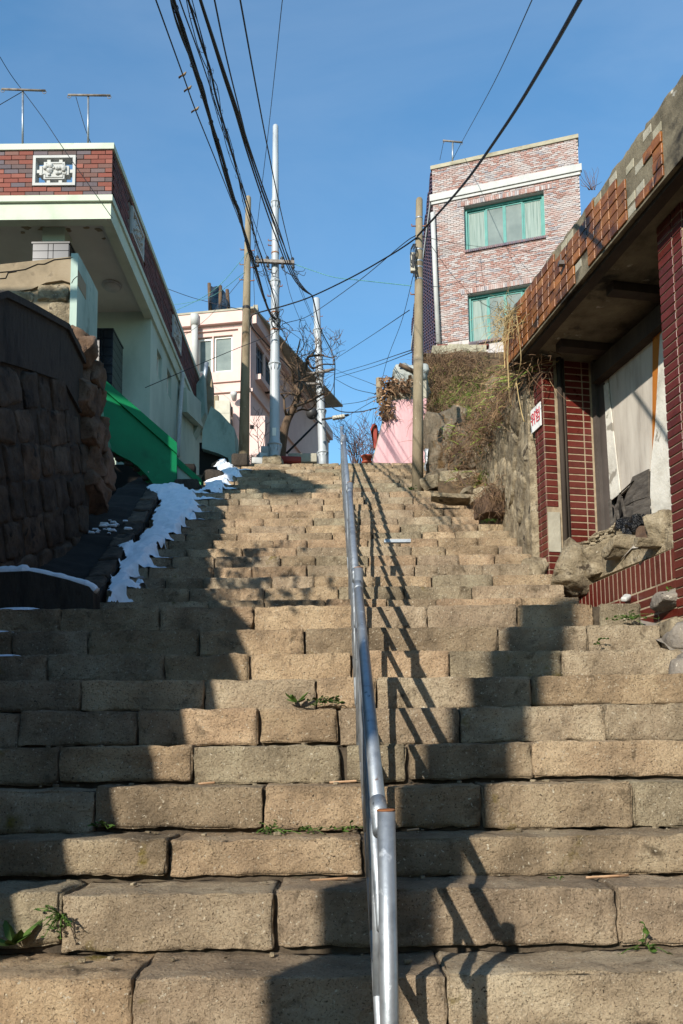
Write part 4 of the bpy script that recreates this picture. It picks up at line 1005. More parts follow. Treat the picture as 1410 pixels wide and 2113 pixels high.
for q in range(3600):
    z_ = random.random()
    if z_ < .34: u, v = random.gauss(930, 42), random.gauss(765, 28)
    elif z_ < .56: u, v = random.gauss(1035, 26), random.gauss(905, 45)
    elif z_ < .70: u, v = random.uniform(884, 912), random.uniform(745, 895)
    elif z_ < .78: u, v = random.uniform(900, 1000), random.uniform(845, 950)
    elif z_ < .9: u, v = random.gauss(1070, 18), random.uniform(720, 900)
    else: u, v = random.uniform(890, 1090), random.uniform(745, 940)
    if v < 738: v = 738 + random.random() * 12
    if u < left_edge(v) - 3 or u > 1100: continue
    strand(gv, bank_pt(u, v) + V((0, -.03, 0)), V((random.uniform(-.8, .8), -random.uniform(.1, 1), random.uniform(-.3, .8))), random.uniform(.25, .75), random.uniform(.003, .0065))
for q in range(420):
    p0 = atY(1026, 1036, 8.35) + V((random.gauss(0, .09), random.gauss(0, .1), random.gauss(.05, .07))); strand(gv, p0, V((random.uniform(-1, 1), -.5, random.uniform(-.4, 1))), random.uniform(.1, .3), .0035)
for q in range(560):   # vines and grass spilling over the top of the rubble wall
    y = random.uniform(6.8, 9.6); p = V((XQ + random.uniform(-.06, .25), y, 3.35 + (y - 6.62) * .31 + random.uniform(-.12, .12)))
    if random.random() < .55: strand(gv, p, V((-.9, random.uniform(-.5, .3), random.uniform(-.4, .5))), random.uniform(.15, .6), random.uniform(.003, .005), grav=.35, wild=.85)
    elif random.random() < .6: blade(gd, p, V((-.8, random.uniform(-.4, .4), random.uniform(-.7, .5))).normalized(), random.uniform(.08, .24), .004)
    else: blade(ga_, p, V((-.8, random.uniform(-.4, .4), random.uniform(-.7, .5))).normalized(), random.uniform(.12, .3), .007)
for (bx_, by_, bz_, sp_b, cnt) in [(1.66, 9.3, 3.75, .22, 260), (1.62, 8.6, 3.6, .2, 260), (1.66, 7.9, 3.55, .18, 200), (1.45, 9.9, 3.9, .2, 220), (1.5, 9.5, 3.2, .2, 200)]:
    for q in range(cnt):   # tangled dry bushes hanging over the wall
        p = V((bx_ + random.gauss(0, sp_b * .45), by_ + random.gauss(0, sp_b), bz_ + random.gauss(0, sp_b * .6)))
        strand(gv, p, V((random.uniform(-1, .4), random.uniform(-1, .4), random.uniform(-.7, .7))), random.uniform(.12, .4), random.uniform(.002, .0045), grav=.12, wild=.9)
        if q % 6 == 0: blade(ga_, p, V((-.6, random.uniform(-1, .3), random.uniform(-.6, .6))).normalized(), random.uniform(.06, .16), .006)
        if q % 5 == 0:
            s_ = random.uniform(.012, .03); a_ = V((random.uniform(-1, 1), random.uniform(-1, 1), random.uniform(-1, 1))).normalized() * s_; b_ = a_.orthogonal().normalized() * s_ * .6
            lf.add([p - a_, p + b_, p + a_, p - b_], [(0, 1, 2), (0, 2, 3)])
for o_, n_, m_ in ((ga_, 'grass', 'grass'), (gd, 'dry_grass', 'drygrass'), (gv, 'dry_vines', 'vine'), (lf, 'dead_leaves', 'deadleaf')):
    structure(o_.build(n_, M[m_]), 'stuff')
# long straw vines hanging over the end of the shop canopy
hv = MB()
for (pts) in ([(1062, 640), (1052, 670), (1048, 730), (1050, 800)], [(1066, 650), (1072, 700), (1075, 745), (1066, 785), (1062, 800)], [(1058, 640), (1046, 660), (1040, 700), (1042, 760)], [(1066, 790), (1072, 830), (1080, 865), (1084, 870)], [(1070, 645), (1054, 650), (1044, 668), (1036, 700)], [(1080, 625), (1064, 636), (1050, 660)], [(1075, 632), (1058, 645), (1046, 672), (1044, 710), (1049, 780), (1052, 830)]):
    hv.tube(crom([on(u, v, OH + .05 + random.uniform(0, .04)) for u, v in pts], 5), .004, 4)
for q in range(160):
    u = random.gauss(1050, 14); v = random.gauss(668, 20); p = on(u, v, OH + random.uniform(-.1, .06)); strand(hv, p, V((random.uniform(-1, .3), -.4, random.uniform(-.3, .8))), random.uniform(.1, .35), .003, wild=.6)
tag(hv.build('hanging_vines', M['drygrass']), 'straw coloured dead vines draped over the far end of the tiled canopy', 'vines')['kind'] = 'stuff'
wt = MB()
for q in range(12):
    strand(wt, on(1222 + random.uniform(-8, 8), 392, .1), V((random.uniform(-.8, .6), 0, 1)), .16, .003, wild=.35, grav=-.05)
tag(wt.build('roof_weed', M['twig']), 'small bare weed growing on the canopy roof edge', 'plant')

# ================================================================ BRICK BUILDING ON THE BANK
bb = thing('brick_building', 'three storey pinkish brick building with teal framed windows on the overgrown bank', 'building', (3, 18, 9))
pA = atY(900, 710, 18.0); YA = 18.0
fd = V((1, -.30, 0)).normalized(); fn = V((fd.y, -fd.x, 0)); # fn points to the camera side
if fn.y > 0: fn = -fn
def bq(u, v, off=0): return hit(u, v, pA + fn * off, fn)
zr = bq(893, 350).z; zr2 = bq(1197, 285).z; zled = bq(897, 404).z; zled2 = bq(1199, 345).z
xw = (bq(1197, 400) - pA).dot(fd); zbase = pA.z
print('brick bld', pA, xw, zr, zr2, zled, zled2, bq(1197, 285))
zr = (zr + zr2) / 2; zled = (zled + zled2) / 2
def bp(x, z, off=0): q = pA + fd * x + fn * off; return V((q.x, q.y, z))
def rect(uvs):
    ps = [bq(u, v) for u, v in uvs]; xs = [(p - pA).dot(fd) for p in ps]
    return ((xs[0] + xs[3]) / 2, (xs[1] + xs[2]) / 2, (ps[2].z + ps[3].z) / 2, (ps[0].z + ps[1].z) / 2)
W1 = rect([(957, 428), (1122, 391), (1126, 487), (960, 518)]); W2 = rect([(965, 610), (1120, 578), (1122, 685), (968, 706)])
wins = [W1, W2]
# core with openings
xs = sorted({0, xw} | {w[0] for w in wins} | {w[1] for w in wins}); zs = sorted({zbase - 1.0, zr} | {w[2] for w in wins} | {w[3] for w in wins})
cm = MB()
for a, b in zip(xs, xs[1:]):
    for c, d in zip(zs, zs[1:]):
        mx_, mz_ = (a + b) / 2, (c + d) / 2
        if any(w[0] < mx_ < w[1] and w[2] < mz_ < w[3] for w in wins): continue
        cm.hexa([bp(a, c, -.02), bp(b, c, -.02), bp(b, d, -.02), bp(a, d, -.02)], -fn * .25)
cm.build('front_wall', M['bjoint'], bb)
ch = (bq(1000, 560).z - bq(1000, 563.9).z); bl_ = ch * 3.0
fbk = MB(); r = 0; z = zbase
while z < zr - ch * .5:
    x = -(bl_ / 2) * (r % 2)
    while x < xw - .02:
        a, b = max(0, x) + .006, min(xw, x + bl_) - .006; x += bl_
        if b - a < .03: continue
        zm = z + ch / 2
        segs = [(a, b)]
        for w in wins:
            if w[2] - ch * .3 < zm < w[3] + ch * .3:
                ns = []
                for (p, q) in segs:
                    if q < w[0] or p > w[1]: ns.append((p, q)); continue
                    if p < w[0] - .03: ns.append((p, w[0] - .006))
                    if q > w[1] + .03: ns.append((w[1] + .006, q))
                segs = ns
        for (p, q) in segs:
            fbk.hexa([bp(p, z + .005, -.024), bp(q, z + .005, -.024), bp(q, z + ch - .005, -.024), bp(p, z + ch - .005, -.024)], fn * random.uniform(.022, .03))
    z += ch; r += 1
fbk.build('front_brickwork', M['bbrick'], bb, kind='stuff')
for w in wins:     # soldier course heads
    sm = MB(); x = w[0] - .15
    while x < w[1] + .15:
        sm.hexa([bp(x, w[3] + .01), bp(x + ch * .85, w[3] + .01), bp(x + ch * .85, w[3] + ch * 2.6), bp(x, w[3] + ch * 2.6)], fn * .014); x += ch
    sm.build('soldier_course', M['bbrick'], bb, kind='stuff')
    x = w[0]; sm = MB()
    while x < w[1]:
        sm.hexa([bp(x, w[2] - ch * 1.3, -.02), bp(x + ch * .85, w[2] - ch * 1.3, -.02), bp(x + ch * .85, w[2] - .0, -.02), bp(x, w[2] - .0, -.02)], fn * .06); x += ch
    sm.build('sill_course', M['pbrick'], bb, kind='stuff')
    W_ = MB(); ft = .055
    def fbx(a, b, c, d, o0, o1, mb): mb.hexa([bp(a, c, o1), bp(b, c, o1), bp(b, d, o1), bp(a, d, o1)], -fn * (o1 - o0))
    fbx(w[0], w[1], w[2], w[2] + ft, -.2, -.12, W_); fbx(w[0], w[1], w[3] - ft, w[3], -.2, -.12, W_)
    fbx(w[0], w[0] + ft, w[2] + ft, w[3] - ft, -.2, -.12, W_); fbx(w[1] - ft, w[1], w[2] + ft, w[3] - ft, -.2, -.12, W_)
    wo = W_.build('window', M['teal'], bb)
    for k in range(4):
        a = lerp(w[0] + ft, w[1] - ft, k / 4); b = lerp(w[0] + ft, w[1] - ft, (k + 1) / 4); o0 = -.15 if k in (1, 2) else -.17
        fr = MB(); t = .035
        fbx(a, b, w[2] + ft, w[2] + ft + t, o0 - .03, o0, fr); fbx(a, b, w[3] - ft - t, w[3] - ft, o0 - .03, o0, fr)
        fbx(a, a + t, w[2] + ft + t, w[3] - ft - t, o0 - .03, o0, fr); fbx(b - t, b, w[2] + ft + t, w[3] - ft - t, o0 - .03, o0, fr)
        fr.build('sash', M['teal'], wo)
        pn = MB(); fbx(a + t, b - t, w[2] + ft + t, w[3] - ft - t, o0 - .022, o0 - .014, pn)
        pn.build('pane', M['curtain' if k in (0, 3) else 'frost'], wo)
    cr = MB(); fbx(w[0], w[1], w[2], w[3], -.24, -.23, cr); cr.build('curtain', M['curtain'], wo)
lg = MB(); lg.hexa([bp(-.06, zled - .13, .06), bp(xw + .06, zled - .13, .06), bp(xw + .06, zled + .03, .06), bp(-.06, zled + .03, .06)], -fn * .09); lg.hexa([bp(-.03, zled - .2, .03), bp(xw + .03, zled - .2, .03), bp(xw + .03, zled - .132, .03), bp(-.03, zled - .132, .03)], -fn * .06); lg.build('string_course', M['white'], bb)
MB().hexa([bp(-.03, zr, .03), bp(xw + .02, zr, .03), bp(xw + .02, zr + .09, .03), bp(-.03, zr + .09, .03)], -fn * .3).build('roof_coping', M['slabconc'], bb)
# street side: purple glazed brick, its colour darkened to stand for shade, set back parallel to the street
sdir = (atX(852, 640, pA.x - .10) - V((pA.x, pA.y, 0))); sdir.z = 0
A2 = atY(850, 650, 25.0); sdir = V((A2.x - pA.x, A2.y - pA.y, 0)); slen = sdir.length; sdir.normalize(); sn_ = V((-sdir.y, sdir.x, 0))
if sn_.x > 0: sn_ = -sn_
def sp_(x, z, off=0): q = pA + sdir * x + sn_ * off; return V((q.x, q.y, z))
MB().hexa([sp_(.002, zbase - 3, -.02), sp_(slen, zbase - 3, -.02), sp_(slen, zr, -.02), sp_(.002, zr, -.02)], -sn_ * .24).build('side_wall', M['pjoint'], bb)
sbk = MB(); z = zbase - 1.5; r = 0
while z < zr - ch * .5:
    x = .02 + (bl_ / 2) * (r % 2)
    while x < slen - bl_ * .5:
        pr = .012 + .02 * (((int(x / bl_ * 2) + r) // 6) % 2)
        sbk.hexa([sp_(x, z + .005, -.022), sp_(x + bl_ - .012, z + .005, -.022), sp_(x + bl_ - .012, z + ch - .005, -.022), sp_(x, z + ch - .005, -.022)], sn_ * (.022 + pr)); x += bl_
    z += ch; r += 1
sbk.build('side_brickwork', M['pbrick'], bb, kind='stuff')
MB().hexa([sp_(0, zled - .13, .05), sp_(slen, zled - .13, .05), sp_(slen, zled + .03, .05), sp_(0, zled + .03, .05)], -sn_ * .09).build('string_course', M['white'], bb)
MB().hexa([bp(0, zr - .3, -.26), bp(xw, zr - .3, -.26), sp_(slen, zr - .3, -.3) + fd * (xw - .3), sp_(slen, zr - .3, -.3)], (0, 0, .1)).build('roof', M['slabconc'], bb)
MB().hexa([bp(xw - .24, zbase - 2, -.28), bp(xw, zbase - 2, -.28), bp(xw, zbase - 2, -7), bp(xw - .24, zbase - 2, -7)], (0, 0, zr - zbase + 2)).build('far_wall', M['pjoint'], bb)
dpb = MB(); dpb.tube([bq(893, 440, .09), bq(898, 560, .09), bq(905, 708, .09)], .055, 10); dpb.build('downpipe', M['white'], bb, True)
# concrete slab under it
slb = thing('concrete_ledge', 'grey concrete ledge with broken bricks on top of the bank under the brick building', 'ledge', (2, 16.5, 8.5))
ys_ = 16.6
a, b = atY(893, 714, ys_), atY(1003, 740, ys_)
MB().hexa([atY(893, 713, ys_), atY(1004, 711, ys_), atY(1004, 741, ys_), atY(902, 742, ys_), atY(884, 756, ys_)], (0, 1.6, 0)).build('slab', M['slabconc'], slb)
x = a.x + .1; k = 0
while x < b.x - .1:
    w = random.uniform(.12, .24); mb = MB(); hh_ = random.uniform(.05, .1)
    mb.rock((0, 0, 0), (w, .16, hh_), r=.015, n=(2, 2, 1), amp=.02, freq=8, mtx=Matrix.Rotation(random.uniform(-.15, .15), 3, 'Z'))
    o = mb.build('brick', M['mbrick'] if random.random() < .55 else M['slabconc'], None, True); o.location = (x + w / 2, ys_ + .1, a.z + hh_ / 2 - .01); adopt(o, slb); x += w + .015
# antenna on its roof
def antenna(u0, v0, u1, v1, um, vb, vt, Y, label, th=.013, stub=True):
    t = thing('television_antenna', label, 'antenna', atY(um, vb, Y))
    MB().tube([atY(um, vb, Y), atY(um + .5, vt, Y)], th, 8).build('mast', M['galv'], t, True)
    MB().tube([atY(u0, v0, Y - .02), atY(u1, v1, Y - .02)], th, 8).build('boom', M['oldmetal'], t, True)
    for (u, v) in ((u0 + 2, v0 + 3), (u1 - 2, v1 + 3)):
        c = atY(u, v, Y - .02); MB().tube([c + V((.022 * math.cos(k * .7), 0, .022 * math.sin(k * .7))) for k in range(10)], .004, 5).build('end_loop', M['oldmetal'], t, True)
antenna(914, 290, 955, 294, 934, 336, 292, 18.5, 'slim rusty television antenna on the roof of the brick building', .022)
antenna(4, 184, 94, 187, 47, 296, 186, 9.3, 'rusty television antenna with a drooping wire at the far left of the mint house roof', .013)
antenna(141, 196, 228, 197, 182, 296, 196, 9.3, 'rusty television antenna nearer the right corner of the mint house roof', .013)

# ================================================================ PINK HOUSE
ph_ = thing('pink_house', 'pale pink two storey house behind the poles at the top of the steps', 'house', (-3, 20, 4.3))
YP = 20.0
pc_ = atY(517, 700, YP); pd = V((-1, .15, 0)).normalized(); pn_ = V((pd.y, -pd.x, 0)); pn_ = pn_ if pn_.y < 0 else -pn_
def pq(u, v, off=0): return hit(u, v, pc_ + pn_ * off, pn_)
pd2 = V((.24, 1, 0)).normalized(); pn2 = V((pd2.y, -pd2.x, 0))
def pp(x, z, off=0): q = pc_ + pd * x + pn_ * off; return V((q.x, q.y, z))
def pr2(x, z, off=0): q = pc_ + pd2 * x + pn2 * off; return V((q.x, q.y, z))
zrt = pq(525, 644).z; zrb = pq(500, 668).z; zfl = pq(500, 804).z; wl_ = 5.0
z0 = TOPZ - .3
def prect(uvs):
    ps = [pq(u, v) for u, v in uvs]; xs = [(p - pc_).dot(pd) for p in ps]; return (min(xs), max(xs), min(p.z for p in ps), max(p.z for p in ps))
PW = prect([(441, 694), (480, 692), (480, 765), (441, 766)]); PW2 = prect([(408, 700), (438, 696), (438, 766), (408, 768)])
cm = MB(); xs = sorted({0, wl_, PW[0], PW[1], PW2[0], PW2[1]}); zs = sorted({z0, zrt - .05, PW[2], PW[3]})
for a, b in zip(xs, xs[1:]):
    for c, d in zip(zs, zs[1:]):
        mx_, mz_ = (a + b) / 2, (c + d) / 2
        if PW[2] < mz_ < PW[3] and (PW[0] < mx_ < PW[1] or PW2[0] < mx_ < PW2[1]): continue
        cm.hexa([pp(a, c), pp(b, c), pp(b, d), pp(a, d)], -pn_ * .25)
cm.build('front_wall', M['pink'], ph_)
for w in (PW, PW2):
    fr = MB(); t = .05
    for (a, b, c, d) in [(w[0], w[1], w[2], w[2] + t), (w[0], w[1], w[3] - t, w[3]), (w[0], w[0] + t, w[2] + t, w[3] - t), (w[1] - t, w[1], w[2] + t, w[3] - t)]:
        fr.hexa([pp(a, c, -.06), pp(b, c, -.06), pp(b, d, -.06), pp(a, d, -.06)], -pn_ * .06)
    wo = fr.build('window', M['whiteframe'], ph_)
    MB().hexa([pp(w[0] + t, w[2] + t, -.09), pp(w[1] - t, w[2] + t, -.09), pp(w[1] - t, w[3] - t, -.09), pp(w[0] + t, w[3] - t, -.09)], -pn_ * .02).build('pane', M['frost'], wo)
sr = MB(); e_ = .16
x0, x1 = PW[0] - e_, PW2[1] + e_; zz0, zz1 = PW[2] - .2, PW[3] + .12
for (a, b, c, d) in [(x0, x1, zz0 - .1, zz0), (x0, x1, zz1, zz1 + .08), (x0 - .1, x0, zz0 - .1, zz1 + .08)]:
    sr.hexa([pp(a, c, .05), pp(b, c, .05), pp(b, d, .05), pp(a, d, .05)], -pn_ * .048)
sr.build('window_surround', M['pink'], ph_)
bd = MB()
for (c, d, o_) in [(zrb - .02, zrt, .16), (zrb - .10, zrb - .022, .05), (zfl - .06, zfl + .02, .06)]:
    bd.hexa([pp(-.0, c, o_), pp(wl_, c, o_), pp(wl_, d, o_), pp(0, d, o_)], -pn_ * (o_ - .002))
    bd.hexa([pr2(-.0, c, o_), pr2(8, c, o_), pr2(8, d, o_), pr2(0, d, o_)], -pn2 * (o_ - .002))
bd.build('cornice', M['pink'], ph_)
MB().hexa([pp(-.14, zrt, .18), pp(wl_, zrt, .18), pp(wl_, zrt, -6), pp(-1.5, zrt, -6)], (0, 0, .05)).build('roof', M['greycement'], ph_)
# street side with large blue windows
def srect(u0, v0, u1, v1):
    a = hit(u0, v0, pc_, pn2); b = hit(u1, v1, pc_, pn2); return ((a - pc_).dot(pd2), (b - pc_).dot(pd2))
xa, xb_ = srect(529, 705, 546, 730); xc, xd = srect(548, 770, 562, 800)
zA1 = hit(529, 705, pc_, pn2).z; zA0 = hit(530, 776, pc_, pn2).z
cm = MB()
xs = [0.002, xa, xb_, xc, xd, 8]
for i, (a, b) in enumerate(zip(xs, xs[1:])):
    if i in (1, 3): cm.hexa([pr2(a, z0), pr2(b, z0), pr2(b, zA0), pr2(a, zA0)], -pn2 * .25); cm.hexa([pr2(a, zA1), pr2(b, zA1), pr2(b, zrt - .05), pr2(a, zrt - .05)], -pn2 * .25)
    else: cm.hexa([pr2(a, z0), pr2(b, z0), pr2(b, zrt - .05), pr2(a, zrt - .05)], -pn2 * .25)
cm.build('street_wall', M['pink'], ph_)
for (a, b) in ((xa, xb_), (xc, xd)):
    fr = MB(); n_ = 3; t = .05
    for k in range(n_ + 1):
        x = lerp(a, b - t, k / n_); fr.hexa([pr2(x, zA0, -.05), pr2(x + t, zA0, -.05), pr2(x + t, zA1, -.05), pr2(x, zA1, -.05)], -pn2 * .06)
    for z in (zA0, lerp(zA0, zA1, .7), zA1 - t): fr.hexa([pr2(a, z, -.052), pr2(b, z, -.052), pr2(b, z + t, -.052), pr2(a, z + t, -.052)], -pn2 * .056)
    wo = fr.build('window', M['metalpost'], ph_); MB().hexa([pr2(a, zA0, -.08), pr2(b, zA0, -.08), pr2(b, zA1, -.08), pr2(a, zA1, -.08)], -pn2 * .02).build('pane', M['bluewin'], wo)
    MB().hexa([pr2(a - .1, zA0 - .16, .16), pr2(b + .1, zA0 - .16, .16), pr2(b + .1, zA0 - .02, .16), pr2(a - .1, zA0 - .02, .16)], -pn2 * .158).build('window_sill', M['pink'], wo)
# lower porch block, vent, lamp, rooftop bits
lo = [pq(517, 858, .6), pq(546, 858, .6)]
MB().hexa([pq(514, 858, .7), pq(547, 858, .7), pq(547, 975, .7), pq(514, 975, .7)], -pn_ * .66).build('porch_block', M['pink'], ph_)
MB().hexa([pq(516, 877, .705), pq(524, 877, .705), pq(524, 885, .705), pq(516, 885, .705)], pn_ * .004).build('vent', M['dark'], ph_)
MB().lathe([(.05, 0), (.06, .02), (.09, .2), (.06, .24)], pq(484, 826, .1), 12, Matrix.Rotation(R(60), 3, 'X')).build('vent_hood', M['white'], ph_, True)
vp = MB(); vp.tube([pq(403, 770, .2), pq(402, 668, .2)], .085, 10); vp.tube([pq(402, 672, .2), pq(402, 650, .2)], .11, 10); vp.build('flue_pipe', M['white'], ph_, True)
MB().box(pq(523, 640, -.3), pq(532, 628, -.3) + V((0, .35, 0))).build('chimney', M['greycement'], ph_)
for (u, v, lab) in [(463, 850, 0), (463, 876, 1)]:
    ac = thing('air_conditioner', ['upper', 'lower'][lab] + ' of two beige outdoor units on the pink house wall behind the mint wing', 'air conditioner', pq(u, v, .35))
    c = pq(u, v, .4); MB().box(c + V((-.18, -.3, -.16)), c + V((.18, .3, .16))).build('casing', M['boxgrey'], ac)
    fm = MB(); fm.lathe([(.12, 0), (.12, .03), (.1, .03)], c + V((.18, 0, 0)), 16, Matrix.Rotation(R(90), 3, 'Y')); fm.build('fan_grille', M['metalpost'], ac, True)
tbk = MB().hexa([pq(438, 818, .5), pq(450, 815, .5), pq(451, 885, .5), pq(439, 870, .5)], -pn_ * .08)
tag(tbk.build('plywood_sheet', M['cement']), 'narrow upright plywood sheet beside the two outdoor units', 'board')
# net enclosure on its roof
nt_ = thing('roof_net', 'dark netting stretched on poles on the roof of the pink house', 'net', pq(450, 650, -1))
for (u0, v0, u1, v1) in [(432, 585, 434, 652), (455, 590, 455, 650), (469, 598, 473, 648)]:
    MB().tube([pq(u0, v0, -1), pq(u1, v1, -1)], .05, 7).build('pole', M['bark'], nt_, True)
nm = MB(); vs = []
cols_ = [(432, 588, 430, 650), (440, 592, 437, 650), (448, 590, 447, 647), (456, 594, 457, 640), (464, 602, 466, 640), (470, 612, 474, 643)]
for (u0, v0, u1, v1) in cols_:
    for k in range(6): vs.append(pq(lerp(u0, u1, k / 5), lerp(v0, v1, k / 5), -1 + .15 * math.sin(u0 + k)))
for i in range(len(cols_) - 1):
    for k in range(5):
        q = [vs[i * 6 + k], vs[(i + 1) * 6 + k], vs[(i + 1) * 6 + k + 1], vs[i * 6 + k + 1]]; nm.hexa(q, (0, .02, 0))
nm.build('netting', M['net'], nt_, True)

# ================================================================ ROSE PINK WALL AT THE TOP RIGHT
pw = thing('rose_wall', 'rose pink painted wall with a bare grey cement top at the top right of the steps', 'wall', (1, 13.5, 4.4))
yw = 13.2
q = [atY(768, 960, yw), atY(790, 872, yw), atY(803, 826, yw), atY(880, 822, yw), atY(880, 965, yw)]
MB().hexa(q, (.6, 2.2, 0)).build('painted_wall', M['pinkwall'], pw)
MB().hexa([atY(801, 826, yw + .01), atY(806, 790, yw + .01), atY(880, 785, yw + .01), atY(880, 824, yw + .01)], (.6, 2.0, 0)).build('cement_top', M['greycement'], pw)
MB().hexa([atY(766, 962, yw + .04), atY(788, 872, yw + .04), atY(803, 800, yw + .04), atY(808, 800, yw + .04), atY(792, 872, yw + .04), atY(772, 962, yw + .04)], (.3, 1.8, 0)).build('cement_edge', M['greycement'], pw)
tp = MB()
tp.rock(atY(846, 786, 14.0), (.62, .7, .42), r=.16, n=(9, 9, 8), amp=.10, freq=4, cuts=6, depth=(.65, .9))
tag(tp.build('tarpaulin', M['tarp'], None, True), 'pale tarpaulin bundle on top of the rose pink wall', 'tarpaulin')
mb = MB(); mb.tube([atY(824, 752, 13.6), atY(838, 758, 13.6), atY(858, 768, 13.6)], .035, 7); tag(mb.build('broken_branch', M['bark'], None, True), 'dark broken branch end above the tarpaulin', 'branch')
mb = MB(); mb.tube([atY(783, 830, 13.3), atY(782, 781, 13.3)], .05, 10); tag(mb.build('wooden_post', M['poleconc'], None, True), 'short pale post among ivy at the rose pink wall', 'post')
iv = MB(); il = MB()
for q in range(420):
    u, v = (random.gauss(797, 9), random.uniform(780, 866)) if random.random() < .62 else (random.uniform(800, 850), random.gauss(797, 9))
    p = atY(u, v, yw - .05 + random.uniform(-.12, .1)); s_ = random.uniform(.025, .055)
    a = V((random.uniform(-1, 1), random.uniform(-1, 1), random.uniform(-1, 1))).normalized() * s_; b = a.orthogonal().normalized() * s_ * .8
    il.add([p - a, p + b, p + a, p - b], [(0, 1, 2), (0, 2, 3)])
    if q % 4 == 0: strand(iv, p, V((random.uniform(-1, 1), -.3, random.uniform(-1, .6))), random.uniform(.15, .4), .006)
ivo = thing('ivy', 'dry brown ivy spilling over the corner of the rose pink wall', 'plant', atY(797, 860, yw))
il.build('leaves', M['deadleaf'], ivo, kind='stuff'); iv.build('stems', M['vine'], ivo, kind='stuff')
rb_ = thing('red_canopy', 'dark red sheet metal canopy end beside the rose pink wall', 'canopy', atY(772, 900, 13.4))
MB().hexa([atY(766, 885, 13.4), atY(771, 877, 13.4), atY(778, 876, 13.4), atY(778, 925, 13.4), atY(772, 925, 13.4), atY(770, 890, 13.4)], (.1, .8, 0)).build('panel', M['darkred'], rb_)
MB().hexa([atY(764, 886, 13.35), atY(769, 875, 13.35), atY(775, 873, 13.35), atY(775, 877, 13.35), atY(770, 880, 13.35), atY(766, 890, 13.35)], (.1, .9, 0)).build('roof_lip', M['darkred'], rb_)
def pot(u, v0, v1, wtop, Y, label):
    a, b = atY(u, v0, Y), atY(u, v1, Y); h_ = b.z - a.z; r = wtop * Y / F / 2
    t = thing('flower_pot', label, 'flower pot', a)
    MB().lathe([(r * .70, 0), (r * .88, h_ * .8), (r * .98, h_ * .8), (r * 1.0, h_), (r * .9, h_), (r * .86, h_ * .7)], a, 22).build('pot', M['terracotta'], t, True)
    MB().lathe([(r * .84, h_ * .8), (0.001, h_ * .86)], a, 16).build('soil', M['soil'], t, True)
    MB().lathe([(r * .8, -.01), (r * .95, .015), (r * .9, .02)], a, 20).build('saucer', M['terracotta'], t, True)
pot(757, 956, 941, 25, 12.3, 'terracotta flower pot standing on the top step in front of the rose pink wall')
# ================================================================ POLES
def lathe_pole(u0, v0, u1, v1, Y, r0, r1, collars, label, mname, steel, n=18):
    a, b = atY(u0, v0, Y), atY(u1, v1, Y)
    t = thing('utility_pole', label, 'utility pole', a)
    L_ = (b - a).length; mtx = (b - a).to_track_quat('Z', 'Y').to_matrix()
    prof = [(r0, -.25)]
    cz = []
    for cv in sorted(collars, reverse=True):
        z = (atY(lerp(u0, u1, (v0 - cv) / (v0 - v1)), cv, Y) - a).length; r = lerp(r0, r1, z / L_); cz.append((z, r))
    for z, r in cz: prof += [(r, z - .22), (r * 1.06, z - .14), (r * 1.2, z - .02), (r * .98, z + .10)] if steel else [(r, z - .05), (r, z + .05)]
    prof += [(r1, L_ - .02), (r1 * .8, L_), (.001, L_)]
    MB().lathe(prof, a, n, mtx).build('shaft', M[mname], t, True)
    if steel:
        for z, r in cz:
            fl = MB(); fl.lathe([(r * 1.1, z - .02), (r * 1.38, z - .016), (r * 1.38, z + .012), (r * 1.0, z + .016)], a, n, mtx)
            for k in range(10):
                an = k * .628; d = V((math.cos(an), math.sin(an), 0)); w = V((-d.y, d.x, 0)) * .005
                q = [V((0, 0, z - .022)) + d * r * 1.1, V((0, 0, z - .022)) + d * r * 1.36, V((0, 0, z - .13)) + d * r * 1.04]
                fl.hexa([a + mtx @ (p + w) for p in q], mtx @ (-w * 2))
            fl.build('flange', M['polesteel'], t, True)
    def at(v, off=V((0, 0, 0))): return a.lerp(b, (v0 - v) / (v0 - v1)) + off
    return t, at, lambda v: lerp(r0, r1, (v0 - v) / (v0 - v1))
def steps_on(t, at, rad, vs, w=.13):
    for v, sd in vs:
        r = rad(v); c = at(v); m = MB(); m.tube([c + V((sd * r * .5, -r * .3, 0)), c + V((sd * (r + w), -r * .3, 0)), c + V((sd * (r + w), -r * .3, .025))], .0085, 6); m.build('climbing_step', M['rust'], t, True)
def bands(t, at, rad, vs, m='galv'):
    for v in vs: MB().tube([at(v, V((0, 0, -.012))), at(v, V((0, 0, .012)))], rad(v) * 1.04, 16).build('band', M[m], t, True)
YW_ = 12.5
wpole, wat, wr = lathe_pole(567, 946, 569, 259, YW_, .086, .046, [418, 582, 661, 752, 918], 'tall white steel utility pole with flanged joints at the top of the steps', 'polesteel', True)
steps_on(wpole, wat, wr, [(515, -1), (505, -1), (565, -1), (620, -1), (672, -1), (550, 1), (600, 1), (730, -1)], .05)
bands(wpole, wat, wr, [531, 655, 690], 'rust')
a = atY(527, 537, YW_ - .08); b = atY(608, 541, YW_ - .08)
MB().hexa([a, b, b + V((0, 0, -.05)), a + V((0, 0, -.05))], (0, -.05, 0)).build('crossarm', M['oldmetal'], wpole)
for u in (531, 552, 582, 604):
    c = atY(u, 533 + (u - 527) * .05, YW_ - .1)
    MB().lathe([(.022, -.03), (.03, -.01), (.018, .0), (.03, .02), (.015, .045)], c, 10).build('insulator', M['insul'], wpole, True)
    MB().lathe([(.02, -.09), (.03, -.07), (.016, -.05), (.026, -.03)], c + V((.01, 0, -.05)), 10).build('insulator', M['insul'], wpole, True)
MB().hexa([wat(893, V((-.03, -.085, .03))), wat(893, V((.03, -.085, .03))), wat(905, V((.03, -.086, .0))), wat(905, V((-.03, -.086, .0)))], (0, .004, 0)).build('number_plate', M['whiteframe'], wpole)
